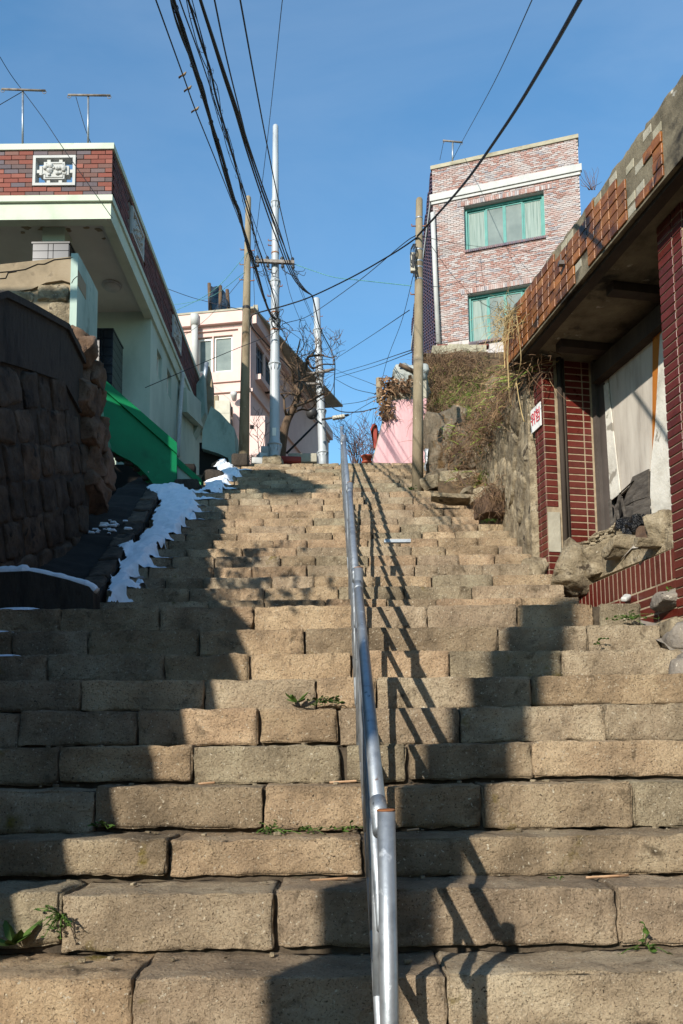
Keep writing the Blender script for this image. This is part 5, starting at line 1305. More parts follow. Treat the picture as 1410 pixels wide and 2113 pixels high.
pb_ = MB(); c = atY(563, 958, YW_ - .1); pb_.rock(c + V((0, .05, .03)), (.32, .34, .17), r=.05, n=(4, 4, 3), amp=.03, freq=6)
tag(pb_.build('base_stone', M['rubble'], None, True), 'block of stone at the foot of the tall white pole', 'stone')
lpole, lat, lr = lathe_pole(503, 968, 513, 406, 12.25, .088, .042, [640], 'slim brown concrete utility pole left of the tall white pole', 'poleconc', False)
steps_on(lpole, lat, lr, [(520, -1), (522, 1), (551, -1), (557, 1), (583, -1), (585, 1)], .06)
bands(lpole, lat, lr, [640, 643], 'insul')
rpole, rat, rr_ = lathe_pole(862, 1006, 865.5, 410, 10.05, .076, .044, [740, 755], 'concrete utility pole standing on the steps at the right', 'poleconc', False)
bands(rpole, rat, rr_, [453, 521, 545, 558, 583], 'galv')
steps_on(rpole, rat, rr_, [(614, -1), (470, 1), (470, -1)], .05)
c = rat(552, V((-.085, -.06, 0)))
jb = thing('junction_box', 'beige weathered cable junction box strapped to the concrete pole on the right', 'junction box', c)
mb = MB(); mb.rock(c, (.065, .07, .26), r=.015, n=(2, 2, 4), amp=.002, freq=4); jo = mb.build('casing', M['boxgrey'], jb, True)
MB().box(c + V((-.012, -.041, -.09)), c + V((.012, -.034, .09))).build('slot', M['insul'], jo)
wr2 = MB(); rg = random.Random(9)
for q in range(12):
    z = rg.uniform(-.5, .35); p0 = rat(552, V((rg.uniform(-.09, -.03), -.075, .25))); 
    wr2.tube(crom([p0, p0 + V((rg.uniform(-.05, .03), -.02, -.12)), p0 + V((rg.uniform(-.06, .02), -.02, -.3)), p0 + V((rg.uniform(-.02, .04), 0, -.45))], 4), .004, 4)
wr2.build('loose_wires', M['black'], rpole, kind='stuff')
p2, at2, r2 = lathe_pole(668, 975, 653, 616, 22, .125, .095, [682, 770, 848, 935], 'far white utility pole standing beyond the top of the steps', 'polesteel', True)
for (u0, v0, u1, v1) in [(628, 772, 680, 766), (632, 792, 662, 792), (664, 766, 690, 762)]:
    MB().tube([atY(u0, v0, 21.8), atY(u1, v1, 21.8)], .035, 6).build('crossarm', M['oldmetal'], p2, True)
steps_on(p2, at2, r2, [(655, -1), (655, 1), (680, 1), (690, -1), (820, 1)], .06)
tr = MB(); tr.rock(atY(699, 861, 21.6), (.34, .14, .09), r=.02, n=(2, 2, 2), amp=.004, mtx=Matrix.Rotation(-.15, 3, 'Y')); tr.build('terminal_box', M['boxgrey'], p2, True)
MB().tube([atY(664, 866, 21.7), atY(720, 856, 21.7)], .03, 6).build('bracket', M['insul'], p2, True)
ln = MB(); ln.lathe([(.001, -.05), (.13, -.02), (.16, .06), (.08, .12), (.001, .13)], atY(644, 855, 21), 14, Matrix.Rotation(-.9, 3, 'X')); ln.build('street_lamp_head', M['insul'], p2, True)
MB().tube(crom([atY(647, 859, 21), atY(655, 868, 21.3), atY(664, 875, 21.8)], 4), .025, 6).build('lamp_arm', M['insul'], p2, True)
lean = MB(); lean.tube([atY(655, 872, 14.5), atY(632, 895, 14.3), atY(592, 935, 14.0)], .02, 8); tag(lean.build('leaning_cable', M['black'], None, True), 'thick dark stay cable slanting down to the rubble beside the bare tree', 'cable')
# the pole behind the viewer whose shadow falls across the steps
bx, by = -2.12, -1.4
bp_ = thing('utility_pole', 'round concrete utility pole behind the left end of the lowest steps', 'utility pole', (bx, by, -2.6))
MB().lathe([(.205, 0), (.17, 7.5), (.10, 7.55), (.001, 7.55)], (bx, by, -2.6), 20).build('shaft', M['poleconc'], bp_, True)

# ================================================================ CABLES
def cable(pts, r, label, m='black', n=7, name='power_cable', sides=6, group=None, par=None):
    mb = MB(); mb.tube(crom([atY(*p) for p in pts], n), r, sides); o = mb.build(name, M[m], None, True); tag(o, label, 'cable', group); return o
def Yl(v, v0=-60, y0=4.2, v1=545, y1=12.3): # depth growing along the run: linear in 1/Y
    t = (v - v0) / (v1 - v0); return 1 / lerp(1 / y0, 1 / y1, t)
def run(uv, **k): return [(u, v, Yl(v, **k)) for u, v in uv]
cA = run([(300, -60), (322, 0), (379, 158), (404, 228), (449, 340), (491, 447), (513, 505), (531, 538)])
cable(cA, .0055, 'thin black wire on the far left of the overhead run with three sparrows on it')
def bundle(uv, name_label, r, strands=4, loops=True, spread=.02, seed=1):
    rg = random.Random(seed); base = crom([atY(*p) for p in uv], 7)
    t = thing('cable_bundle', name_label, 'cable', base[len(base) // 2])
    n = len(base)
    MB().tube(base, r, 7).build('main_cable', M['black'], t, True)
    for k in range(strands):
        ph = rg.uniform(0, 6); off = spread * rg.uniform(.7, 1.4); fq = rg.uniform(.12, .25)
        pts = [p + V((off * math.cos(ph + i * fq), 0, off * math.sin(ph + i * fq) - abs(math.sin(i * .22 + ph)) * off)) for i, p in enumerate(base)]
        MB().tube(pts, r * .42, 5).build('thin_wire', M['black'], t, True)
    if loops:
        for i in range(3, n - 2, 6):
            c = base[i]; d = (base[i + 1] - base[i - 1]).normalized(); a1 = d.orthogonal().normalized(); b1 = d.cross(a1); rr = spread * 1.15
            MB().tube([c + (a1 * math.cos(q * .7) + b1 * math.sin(q * .7)) * rr + d * .004 * q - V((0, 0, rr * .4)) for q in range(10)], r * .22, 4).build('lashing_ring', M['black'], t, True)
    return t
bundle(run([(342, -60), (358, 0), (373, 48), (397, 128), (421, 203), (440, 265), (455, 310), (480, 399), (495, 447), (508, 494), (529, 560), (553, 635), (568, 660)], v1=660, y1=12.35), 'thickest dark bundle of telephone cables lashed together on the left of the run', .0135, 3, True, .016, 1)
cable(run([(355, -60), (371, 0), (416, 125), (449, 226), (482, 330), (515, 430), (548, 522), (556, 536)]), .005, 'thin wire running between the two lashed cable bundles')
bundle(run([(368, -60), (389, 0), (415, 86), (434, 143), (444, 190), (458, 241), (471, 286), (486, 342), (502, 402), (519, 459), (532, 506), (549, 560), (567, 620), (573, 655)], v1=655, y1=12.4), 'second lashed cable bundle with many hanging loops', .0075, 3, True, .02, 2)
for k, (dx, lab) in enumerate([(0, 'left'), (3.0, 'middle'), (6, 'right')]):
    cable(run([(396 + dx * .4, -60), (413 + dx * .3, 0), (436 + dx * .5, 74), (461 + dx * .8, 155), (485 + dx, 229), (508 + dx * 1.3, 307), (538 + dx * 1.6, 399), (565 + dx * 2, 477), (598 + dx * 1.2, 560), (622 + dx, 595), (645, 610)], v1=610, y1=13), .0085, lab + ' of three thick black power cables running close together overhead')
cable(run([(430, -60), (443, 0), (467, 116), (497, 238), (526, 348), (568, 462), (602, 545)]), .006, 'single black wire just right of the three thick power cables')
cable(run([(484, -60), (496, 0), (523, 149), (550, 292), (577, 423), (603, 534)]), .0062, 'single black wire crossing in front of the tall white pole top')
cable([(592, -60, 6), (583, 0, 6.6), (568, 143, 8.5), (552, 289, 10.5), (535, 432, 12), (524, 540, 13), (526, 640, 15)], .004, 'very thin wire crossing behind the other overhead wires')
cable([(1232, -60, 3.3), (1197, 0, 3.7), (1130, 118, 4.6), (1050, 249, 6.0), (965, 370, 7.9), (905, 440, 9.3), (862, 487, 9.98)], .0125, 'thick black cable sweeping down from the upper right to the concrete pole', n=9, sides=8)
cable([(1122, -60, 6), (1098, 0, 7), (1020, 170, 11), (955, 290, 17), (934, 330, 18.6)], .006, 'thin wire dropping from the upper right to the antenna of the brick building')
cable([(862, 489, 9.98), (835, 508, 10.2), (800, 530, 10.5), (730, 570, 11.2), (645, 611, 11.9), (590, 630, 12.0), (545, 642, 12.0), (525, 648, 12.02), (517, 658, 12.05), (519, 672, 12.1), (535, 693, 12.3), (580, 740, 13), (640, 800, 16), (668, 828, 19), (700, 848, 18), (740, 850, 15), (776, 842, 13.4)], .0105, 'black service cable crossing the gap between the right and left poles', n=6)
cable([(858, 486, 9.98), (830, 505, 10.6), (740, 580, 13), (640, 650, 16), (585, 668, 12.45)], .006, 'thinner wire sagging beside the black service cable')
cable([(645, 611, 11.9), (652, 640, 13), (662, 680, 15), (690, 740, 19), (690, 790, 20), (690, 824, 21)], .012, 'black drop wire hanging from the service cable to the far pole')
cable([(608, 545, 12.45), (650, 560, 12.2), (690, 572, 11.8), (740, 578, 11.2), (850, 590, 10.05)], .005, 'teal and black twisted wire between the white pole and the right pole', 'tealcable')
thin = [
    ([(585, 668, 12.45), (560, 690, 12), (470, 727, 9.6), (300, 800, 8.7)], 'thin wire from the white pole down past the pink house window'),
    ([(512, 520, 12.2), (440, 600, 12), (345, 650, 14), (300, 680, 16)], 'teal twisted wire left of the slim brown pole, upper one', 'tealcable'),
    ([(505, 562, 12.2), (440, 610, 13), (380, 626, 14.5), (330, 630, 15.5)], 'teal twisted wire left of the slim brown pole, lower one', 'tealcable'),
    ([(512, 560, 12.25), (430, 655, 16), (370, 700, 19)], 'fine wire slanting down in front of the pink roof netting'),
    ([(330, 590, 15), (400, 615, 17), (500, 640, 12.2)], 'fine wire meeting the slim brown pole at its dark band'),
    ([(610, 560, 12.5), (640, 640, 16), (690, 745, 21.8)], 'fine wire from the crossarm down to the far pole, left one'),
    ([(604, 548, 12.5), (620, 600, 14), (660, 700, 18), (668, 770, 21.8)], 'fine wire from the crossarm down to the far pole, right one'),
    ([(585, 540, 12.5), (600, 610, 14), (632, 700, 17), (640, 775, 21.8)], 'fine wire behind the white pole reaching the far crossarm'),
    ([(575, 668, 12.5), (600, 720, 14), (625, 780, 17), (660, 862, 21.8)], 'dark drooping wire from the white pole through the bare tree'),
    ([(572, 660, 12.5), (592, 700, 13.5), (612, 760, 15), (652, 830, 21.8)], 'looped dark wire hanging just right of the white pole'),
    ([(582, 672, 12.5), (640, 715, 17), (690, 760, 21), (778, 796, 13.3)], 'thin wire from the white pole to the ivy covered post'),
    ([(690, 742, 22), (760, 697, 17), (845, 640, 10.1)], 'thin wire rising from the far pole to the concrete pole, upper one'),
    ([(692, 772, 22), (760, 752, 18), (850, 722, 10.1)], 'thin wire rising from the far pole to the concrete pole, middle one'),
    ([(692, 780, 22), (770, 757, 18), (850, 727, 10.1)], 'thin wire rising from the far pole to the concrete pole, lower one'),
    ([(692, 782, 22), (730, 802, 18), (780, 814, 13.4)], 'thin wire sagging from the far pole to the ivy covered post'),
    ([(692, 836, 22), (740, 830, 18), (778, 818, 13.4)], 'thin wire from the far pole rising slightly to the ivy covered post'),
    ([(695, 872, 22), (740, 845, 18), (780, 822, 13.4)], 'thin wire rising steeply from the far terminal box to the ivy covered post'),
    ([(855, 560, 10), (830, 660, 12), (800, 740, 13.5), (785, 800, 14)], 'very fine wire hanging down left of the concrete pole'),
    ([(872, 488, 10), (930, 500, 14), (1000, 510, 17.9), (1140, 522, 16)], 'thin dark wire across the brick front below the upper window'),
    ([(885, 500, 11), (940, 575, 15), (1000, 628, 17.5), (1060, 645, 17)], 'thin dark wire sagging down across the lower brick window'),
    ([(868, 590, 10.05), (930, 588, 14), (990, 560, 17.9), (1130, 500, 17)], 'faint wire rising across the brick front'),
    ([(-10, 100, 9), (20, 150, 9.2), (47, 187, 9.3), (90, 245, 9), (130, 305, 8.9), (190, 390, 8.8), (232, 450, 8.8)], 'thin wire slanting from the left antenna across the brick parapet'),
    ([(45, 190, 9.3), (-10, 222, 9.2)], 'thin stay wire from the left antenna out of the frame'),
    ([(157, 200, 9.3), (175, 262, 9.3), (188, 296, 9.4)], 'thin stay wire hanging from the right antenna of the mint house'),
    ([(916, 291, 18.5), (908, 330, 18.5)], 'thin stay wire hanging from the antenna of the brick building'),
    ([(737, 935, 14), (700, 905, 18), (672, 880, 22)], 'thin wire low in the sky between the tree and the far pole'),
]
for tpl in thin: cable(tpl[0], .0042 if tpl[0][0][2] < 13 else .006, tpl[1], tpl[2] if len(tpl) > 2 else 'black', n=6, name='wire', sides=5)
tg = MB(); rg = random.Random(12)
for q in range(26):
    p0 = wat(rg.uniform(645, 690), V((rg.uniform(-.06, .1), -.09, 0))); d = V((rg.uniform(-.12, .2), rg.uniform(-.05, .05), rg.uniform(-.25, .0)))
    tg.tube(crom([p0, p0 + d * .4 + V((rg.uniform(-.06, .06), 0, .02)), p0 + d * .8 + V((rg.uniform(-.06, .06), 0, -.03)), p0 + d], 4), .004, 4)
for u in (531, 552, 582, 604):
    for q in range(3):
        p0 = atY(u, 540, YW_ - .12); e1 = p0 + V((rg.uniform(.02, .3), 0, rg.uniform(-.22, -.1)))
        tg.tube(crom([p0, p0 + V((rg.uniform(-.03, .05), 0, -.14)), e1 + V((-.04, 0, -.06)), e1], 4), .0038, 4)
tg.build('tangled_wires', M['black'], wpole, kind='stuff')
for (u, v, lab) in [(379, 158, 'highest of the three sparrows on the leftmost overhead wire'), (390, 186, 'middle of the three sparrows on the leftmost overhead wire'), (405, 229, 'lowest of the three sparrows on the leftmost overhead wire')]:
    y = Yl(v); w_ = atY(u, v, y); c = w_ + V((.0, -.002, .012))
    t = thing('sparrow', lab, 'bird', w_, 'sparrows on the wire')
    d = V((.9, -.2, .35)).normalized(); s_ = y / 15
    bm_ = MB(); pts = [c - d * .052 * s_, c - d * .03 * s_, c, c + d * .03 * s_, c + d * .044 * s_ + V((0, 0, .008)), c + d * .06 * s_ + V((0, 0, .010))]
    bm_.tube(pts, [.006 * s_, .018 * s_, .026 * s_, .021 * s_, .017 * s_, .008 * s_], 10); bm_.build('body', M['bird'], t, True)
    tl_ = MB().hexa([c - d * .04 * s_ + V((0, .007, 0)), c - d * .04 * s_ - V((0, .007, 0)), c - d * .11 * s_ + V((0, -.009, -.004)), c - d * .11 * s_ + V((0, .009, -.004))], (0, 0, .004)); tl_.build('tail', M['bark'], t)
    bk_ = MB(); e1 = c + d * .06 * s_ + V((0, 0, .010)); bk_.tube([e1, e1 + V((.014 * s_, 0, -.002))], [.005 * s_, .001], 5); bk_.build('beak', M['insul'], t)

# ================================================================ TREES
def branch(mb, p, d, l, r, depth, rg, curl=.35, up=.12, split=(2, 3)):
    n = 5; pts = [p]; dd = V(d).normalized()
    for k in range(n):
        dd = (dd + V((rg.uniform(-curl, curl), rg.uniform(-curl, curl), rg.uniform(-curl, curl) + up))).normalized(); pts.append(pts[-1] + dd * l / n)
    mb.tube(pts, [lerp(r, r * .55, k / n) for k in range(n + 1)], 6 if r > .02 else 4, False)
    if depth <= 0: return
    for q in range(rg.randint(*split)):
        k = rg.randint(2, n); sd = V((rg.uniform(-1, 1), rg.uniform(-.8, .8), rg.uniform(-.25, .8))).normalized()
        branch(mb, pts[k], (dd * .55 + sd).normalized(), l * rg.uniform(.55, .8), max(.0045, r * .55 * (1 if k == n else .75)), depth - 1, rg, curl, up, split)
YT = 13.8
tree = thing('bare_tree', 'gnarled bare tree with many fine twigs just right of the tall white pole', 'tree', atY(580, 950, YT))
rg = random.Random(21); tk = MB()
tr_pts = crom([atY(*p, YT) for p in [(579, 955), (584, 905), (592, 870), (607, 840), (617, 810)]], 5)
tk.tube(tr_pts, [lerp(.085, .05, i / (len(tr_pts) - 1)) for i in range(len(tr_pts))], 10)
limbs = [([(617, 812), (628, 780), (634, 745), (640, 735), (668, 733)], .036), ([(617, 810), (606, 790), (603, 765), (588, 740), (580, 715)], .034), ([(609, 838), (628, 832), (650, 822), (668, 812)], .032), ([(594, 866), (588, 845), (586, 822), (580, 812)], .026),
         ([(600, 855), (622, 845), (640, 846), (655, 828)], .02), ([(617, 812), (618, 775), (612, 740), (620, 700)], .022), ([(634, 745), (645, 760), (665, 752), (690, 752)], .02)]
for pts, r in limbs:
    pp_ = crom([atY(u, v, YT + rg.uniform(-.3, .3)) for u, v in pts], 4); tk.tube(pp_, [lerp(r, r * .5, i / (len(pp_) - 1)) for i in range(len(pp_))], 7)
tk.build('trunk', M['bark'], tree, True)
cr = MB()
for pts, r in limbs:
    for q in range(4):
        i = rg.randint(1, len(pts) - 1); p = atY(pts[i][0], pts[i][1], YT + rg.uniform(-.2, .2))
        branch(cr, p, (rg.uniform(-.5, 1), rg.uniform(-.6, .6), rg.uniform(-.3, 1)), rg.uniform(.3, .55), r * .40, 2 if q < 3 else 3, rg, .38, .05)
cr.build('crown', M['bark'], tree, kind='stuff')
wil = thing('willow_shrub', 'leafless shrub of thin upright reddish twigs behind the top step', 'shrub', atY(750, 955, 14.5))
tw = MB()
for q in range(40):
    u = rg.uniform(715, 782); u2 = lerp(745, u, .55); p = atY(u2 + rg.uniform(-8, 8), 965, 14.5 + rg.uniform(-.4, .4)); q_ = atY(u + (u - 745) * .35, rg.uniform(868, 915), p.y)
    branch(tw, p, (q_ - p), (q_ - p).length * .7, .008, 2, rg, .13, .06, (1, 3))
tw.build('stems', M['twig'], wil, kind='stuff')
sap = thing('young_tree', 'thin leafless sapling in front of the pink porch block', 'sapling', atY(533, 955, 13))
tw = MB(); branch(tw, atY(533, 960, 13), (.05, 0, 1), .45, .012, 3, rg, .2, .08); branch(tw, atY(535, 960, 13), (.1, 0, 1), .6, .01, 2, rg, .2, .08); tw.build('stems', M['twig'], sap, kind='stuff')

# bits and pieces on the top landing
def clutter(u, v, Y, size, label, m, cat, name, rz=0., smooth=True, r=.2):
    p = atY(u, v, Y); mb = MB(); mb.rock((0, 0, 0), size, r=min(size) * r, n=(3, 3, 3), amp=min(size) * .06, freq=5, mtx=Matrix.Rotation(rz, 3, 'Z')); o = mb.build(name, M[m], None, smooth); o.location = p; tag(o, label, cat); return o
clutter(530, 953, 12.35, (.16, .14, .10), 'white foam box nearest the slim brown pole', 'white', 'box', 'foam_box', .2, r=.06)
clutter(541, 946, 12.5, (.14, .14, .14), 'taller white foam box right of the first one', 'white', 'box', 'foam_box', .5, r=.06)
clutter(549, 935, 12.8, (.16, .1, .2), 'white panel leaning behind the stone base of the white pole', 'white', 'foam sheet', 'foam_sheet', .1, r=.06)
clutter(600, 950, 13.0, (.34, .14, .1), 'dark red tub dusted with snow right of the white pole', 'darkred', 'tub', 'plastic_tub', .1)
clutter(625, 947, 14.0, (.5, .15, .16), 'low grey concrete kerb block at the top of the steps', 'greycement', 'kerb', 'concrete_block', 0, r=.1)
clutter(497, 955, 12.0, (.24, .3, .2), 'dark stone step at the foot of the slim brown pole', 'darkcement', 'stone', 'corner_stone', 0, r=.15)
clutter(440, 990, 10.9, (.30, .3, .24), 'dark boulder ringed by snow beside the upper steps', 'darkcement', 'stone', 'boulder', .3, r=.35)
clutter(388, 1005, 10.2, (.3, .25, .14), 'dark squared stone under the small green topped wall', 'darkcement', 'stone', 'corner_stone', 0, r=.15)
gl_ = MB()
for q in range(260):
    p = atY(random.gauss(528, 14), 948 + random.uniform(-8, 8), 12.9 + random.uniform(-.3, .3)); strand(gl_, p, V((random.uniform(-1, 1), -.2, random.uniform(0, 1))), random.uniform(.08, .2), .003)
structure(gl_.build('dry_weeds', M['vine']), 'stuff')
fo = MB(); fo.rock(atY(884, 950, 10.9), (.10, .12, .32), r=.04, n=(4, 4, 8), amp=.06, freq=14); tag(fo.build('foil_bag', M['silver'], None, True), 'crumpled silver foil bag behind the concrete pole', 'rubbish')
gb_ = MB().box(atY(793, 1119, 7.62), atY(848, 1112, 7.62) + V((0, .05, 0))); tag(gb_.build('steel_strip', M['galv']), 'bright grey metal strip lying on a step right of the handrail', 'metal strip')

# ================================================================ SNOW
SNL = [(1240, 207, 243), (1215, 226, 300), (1195, 232, 330), (1172, 242, 335), (1155, 252, 350), (1138, 236, 362), (1120, 280, 378), (1103, 292, 400), (1088, 303, 418), (1070, 308, 440), (1055, 322, 455), (1042, 322, 458), (1030, 316, 466), (1017, 290, 470), (1006, 322, 420)]
def ypx(v): # depth of the stair line seen at image height v
    best = min(STEPS, key=lambda s_: abs(atY(300, v, s_[0]).z - s_[1])); y = best[0]
    ys_ = [5.6 + .01 * k for k in range(700)]; return min(ys_, key=lambda y: abs(atY(300, v, y).z - stair_ramp(y)))
tabL, tabR = [], []
for v, a, b in SNL:
    y = ypx(v); tabL.append((y, atY(a, v, y).x)); tabR.append((y, atY(b, v, y).x))
tabL.sort(); tabR.sort()
def snow_patch(y0, y1, L, Rr, label, seed, res=.013, thick=.06):
    rg_ = random.Random(int(seed * 10)); rows = []
    for (s_, e_) in zip(STEPS, STEPS[1:] + [(12.6, 0, 0, 0)]):
        nn = max(4, int((e_[0] - s_[0]) / .02)); ex = rg_.choice([-.14, -.12, -.08, -.02, .05, .14])
        for k in range(nn + 1):
            fr = k / nn; y = s_[0] - .004 + (e_[0] - s_[0] - .002) * fr
            if y0 <= y <= y1: rows.append((y, s_[1], fr, ex))
    x0 = min(p[1] for p in L) - .2; nx_ = int(2.0 / res); H = {}
    for j, (y, zst, fr, ex) in enumerate(rows):
        zr_ = stair_ramp(y); l0, r0 = pl(L, y), pl(Rr, y); wd = r0 - l0
        for i in range(nx_ + 1):
            x = x0 + i * res
            n1 = fbm(x * 3.2 + seed, y * 3.2); n2 = noise.noise(V((x * 9, y * 9, seed))); n3 = noise.noise(V((x * 24, y * 24, seed)))
            dl = x - l0 - .02 + .07 * n1 + .035 * n2 + .008 * n3
            dr = r0 + ex - .03 - x + .035 * n2 + .006 * n3
            dc = l0 + wd * .66 - x + .12 * n1 + .07 * n2 + .03 * n3
            m_ = min(dl, dr, (y - y0) * 1.5, (y1 - y) * 1.5) - .10 * max(0, n2 + .4 * n3 - .12)
            if m_ <= 0: continue
            core = max(0, min(1, dc * 9))
            lip = min(1, fr / .10) ** .5
            tt = thick * (.62 + .35 * n1 + .28 * n2 + .2 * n3) * min(1, m_ * 5) ** .55 + .006
            zt_ = zst + tt * lip * (.16 + .5 * min(1, dr * 3.0))
            zc_ = zr_ + .02 + tt * .8
            if x < left_x(y): zt_ = zc_ = zr_ + .055 + tt; core = 1
            H[(i, j)] = (x, y, max(zt_, lerp(zt_, zc_, core)) + .006 * n3 + .012 * n2, core)
    vs, fs, idx = [], [], {}
    for (i, j), h_ in H.items(): idx[(i, j)] = len(vs); vs.append(h_[:3])
    for (i, j) in H:
        k = [(i, j), (i + 1, j), (i + 1, j + 1), (i, j + 1)]
        if all(q in H for q in k):
            if abs(rows[j][1] - rows[j + 1][1]) > .01 and min(H[q][3] for q in k) < .45: continue
            fs.append(tuple(idx[q] for q in k))
    mb = MB(); mb.add(vs, fs); o = mb.build('snow', M['snow'], None, True); tag(o, label, 'snow'); o['kind'] = 'stuff'; return o
snow_patch(5.95, 10.0, tabL, tabR, 'long bank of trodden snow down the left edge of the upper steps', 3.3)
UP = [(1022, 412, 470), (1010, 418, 490), (1000, 415, 505), (990, 440, 512), (980, 452, 516), (972, 440, 518), (964, 430, 508), (957, 450, 495)]
uL, uR = [], []
for v, a, b in UP:
    y = min([9.6 + .01 * k for k in range(280)], key=lambda y: abs(atY(450, v, y).z - stair_ramp(y))); uL.append((y, atY(a, v, y).x)); uR.append((y, atY(b, v, y).x))
uL.sort(); uR.sort(); print('snow', tabL[0], tabL[-1], uL[0], uL[-1])
snow_patch(9.75, 12.35, uL, uR, 'smaller sunlit snow heap at the top left of the steps', 8.1, .013, .07)
def dab(cx, y, z, w, d, t, label, seed):
    mb = MB(); n_ = 18; vs = [(cx, y, z + t)]; 
    for ring, f_ in ((1, .6), (2, 1.0)):
        for k in range(n_):
            a = 2 * math.pi * k / n_; rr = f_ * (1 + .35 * noise.noise(V((math.cos(a) * 1.5, math.sin(a) * 1.5, seed))))
            vs.append((cx + w / 2 * rr * math.cos(a), y + d / 2 * rr * math.sin(a), z + t * (.8 if ring == 1 else 0)))
    fs = [(0, 1 + k, 1 + (k + 1) % n_) for k in range(n_)] + [(1 + k, 1 + n_ + k, 1 + n_ + (k + 1) % n_, 1 + (k + 1) % n_) for k in range(n_)]
    mb.add(vs, fs); tag(mb.build('snow_dab', M['snow'], None, True), label, 'snow')
y9 = lowY[9]; dab(atY(45, 1256, y9 + .08).x, y9 + .08, lowZ[9] - .004, .42, .2, .03, 'strip of snow on the step in front of the snow rimmed kerb wall', 1.0)
dab(atY(5, 1298, lowY[8] + .08).x, lowY[8] + .08, lowZ[8] - .004, .2, .16, .02, 'small snow dab on the left edge one step lower', 2.0)
dab(atY(15, 1347, lowY[7] + .06).x, lowY[7] + .06, lowZ[7] - .004, .24, .13, .018, 'thin snow streak two steps below the kerb wall', 3.0)
for (u, v, lab) in [(145, 1060, 'scattered snow specks at the foot of the dark retaining wall')]:
    mb = MB()
    for q in range(22):
        x = -2.35 + random.gauss(0, .12); y = 8.1 + random.gauss(0, .14); s_ = random.uniform(.02, .06)
        mb.rock((x, y, stair_ramp(y) + .06), (s_ * 1.5, s_ * 1.5, s_ * .6), r=s_ * .25, n=(1, 1, 1), amp=.01)
    o = mb.build('snow_specks', M['snow'], None, True); tag(o, lab, 'snow'); o['kind'] = 'stuff'

# ================================================================ WEEDS, LEAVES, LITTER ON THE STEPS
def leaf(mb, p, d, l, w, up=V((0, 0, 1))):
    d = d.normalized(); s_ = d.cross(up); s_ = s_.normalized() if s_.length > .01 else V((1, 0, 0)); n_ = s_.cross(d)
    mb.add([p, p + d * l * .35 + s_ * w - n_ * w * .2, p + d * l * .75 + s_ * w * .8 - n_ * .004, p + d * l, p + d * l * .75 - s_ * w * .8 - n_ * .004, p + d * l * .35 - s_ * w - n_ * w * .2, p + d * l * .5 + n_ * w * .35],
           [(0, 1, 6), (1, 2, 6), (2, 3, 6), (3, 4, 6), (4, 5, 6), (5, 0, 6)])
def weed(u, v, Y, kind, n_, size, label, spread=.05):
    p0 = atY(u, v, Y); lm = MB(); st = MB()
    t = thing('weed', label, 'plant', p0)
    for k in range(n_):
        if kind == 'rosette':
            a = 2 * math.pi * k / n_ + random.uniform(-.2, .2); leaf(lm, p0, V((math.cos(a), math.sin(a) * .8 - .2, random.uniform(.15, .9))), size * random.uniform(.7, 1.1), size * .16)
        else:
            o_ = V((random.gauss(0, spread), random.uniform(-.05, .0), random.gauss(0, spread * (1.1 if kind == 'clump' else .25)))); d = V((random.uniform(-1, 1), -random.uniform(.2, 1), random.uniform(-.1, .9)))
            st.tube([p0, p0 + o_ * .6 + V((0, -.01, .01)), p0 + o_], .0016, 4, False); leaf(lm, p0 + o_, d, size * random.uniform(.6, 1.2), size * .42)
    lm.build('leaves', M['weed'], t, kind='stuff')
    if st.v: st.build('stems', M['weed'], t, kind='stuff')
weed(28, 1950, lowY[1] - .04, 'rosette', 9, .11, 'dandelion rosette at the lower left corner step')
weed(128, 1890, lowY[1] - .02, 'clump', 30, .019, 'clover tuft sprouting from the joint left of the second lowest step', .035)
weed(612, 1450, lowY[6] - .05, 'rosette', 7, .085, 'small toothed weed on a step left of the handrail')
weed(680, 1448, lowY[6] - .05, 'low', 16, .03, 'creeping weed just left of the handrail in a step corner', .05)
weed(212, 1700, lowY[3] - .04, 'low', 8, .03, 'tiny weed under the step joint at the left', .02)
weed(560, 1712, lowY[3] - .04, 'low', 22, .018, 'line of moss plants under a joint left of the handrail', .06)
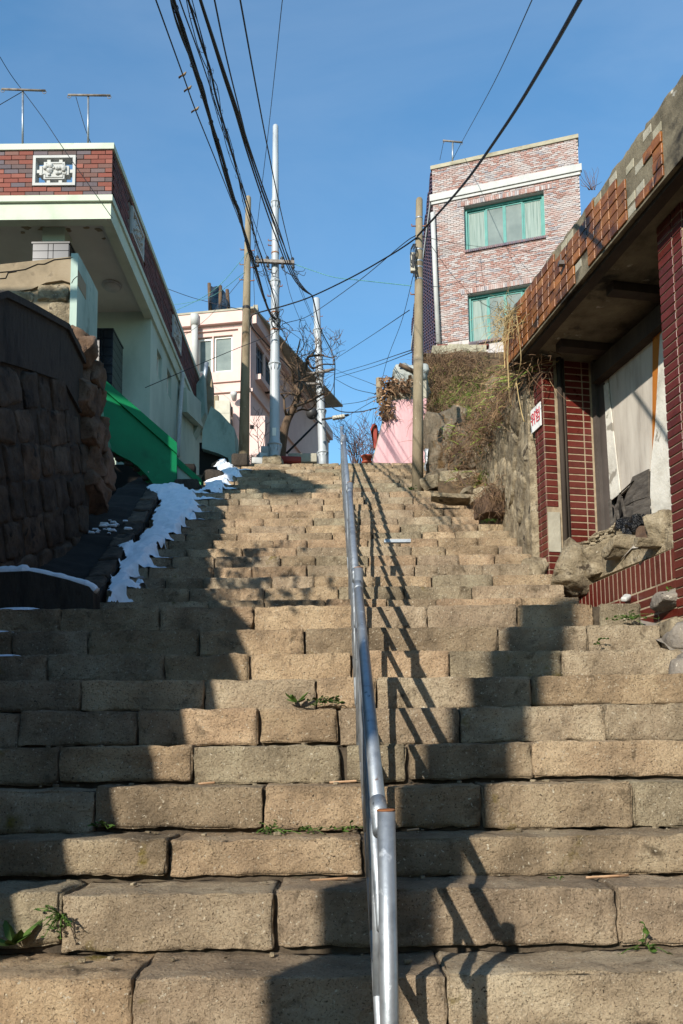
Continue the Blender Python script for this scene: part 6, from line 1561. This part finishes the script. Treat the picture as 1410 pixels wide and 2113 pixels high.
weed(640, 1712, lowY[3] - .04, 'low', 14, .02, 'moss plants beside the handrail foot', .05)
weed(725, 1708, lowY[3] - .04, 'low', 12, .022, 'leafy tuft touching the handrail', .03)
weed(1325, 1948, lowY[1] - .03, 'clump', 9, .03, 'reddish sprig at the lower right step corner', .03)
weed(1300, 1275, lowY[9] - .05, 'low', 30, .022, 'green weeds along the step under the red plinth', .08)
weed(1235, 1322, lowY[8] - .03, 'clump', 5, .03, 'single round leaved sprout on a step at the right', .02)
weed(1395, 1225, 5.2, 'low', 26, .022, 'weeds growing on the broken concrete lump', .07)
weed(1103, 1128, 7.6, 'clump', 40, .025, 'green tuft between the step ends and the far red column', .05)
weed(848, 1010, 9.9, 'low', 14, .03, 'green tuft at the right foot of the concrete pole', .05)
weed(1010, 1075, 8.0, 'low', 12, .022, 'small green plant below the overgrown brown boulder', .05)
weed(665, 1448, lowY[6] - .05, 'low', 12, .02, 'row of tiny leaves beside the toothed weed', .05)
weed(1155, 1815, lowY[2] - .04, 'low', 10, .018, 'moss sprigs in the joint below the right third step', .04)
lt = MB()
for q in range(150):
    k = random.choice([1, 2, 3, 3, 4, 4, 5, 6, 7, 8, 9]); y = lowY[k] - random.uniform(.02, .18); x = random.uniform(-1.4, 1.8); z = stair_z(y) + .003; s_ = random.uniform(.004, .013)
    lt.rock((x, y, z + s_ * .3), (s_ * 2, s_ * 1.4, s_), r=s_ * .2, n=(1, 1, 1), amp=.003, mtx=Matrix.Rotation(random.uniform(0, 3), 3, 'Z'))
structure(lt.build('grit', M['rubble'], None, True), 'stuff')
tw = MB()
for (u, v, k, l) in [(680, 1600, 4, .12), (640, 1820, 2, .14), (1210, 1825, 2, .12), (410, 1590, 4, .08), (840, 1730, 3, .05), (1245, 1832, 2, .1)]:
    p = atY(u, v, lowY[k] - .08); p.z = stair_z(p.y) + .008; a = random.uniform(-.4, .4); tw.tube([p, p + V((l * math.cos(a), l * math.sin(a) * .5, .006))], .005, 5)
structure(tw.build('twig_litter', M['deadleaf']), 'stuff')
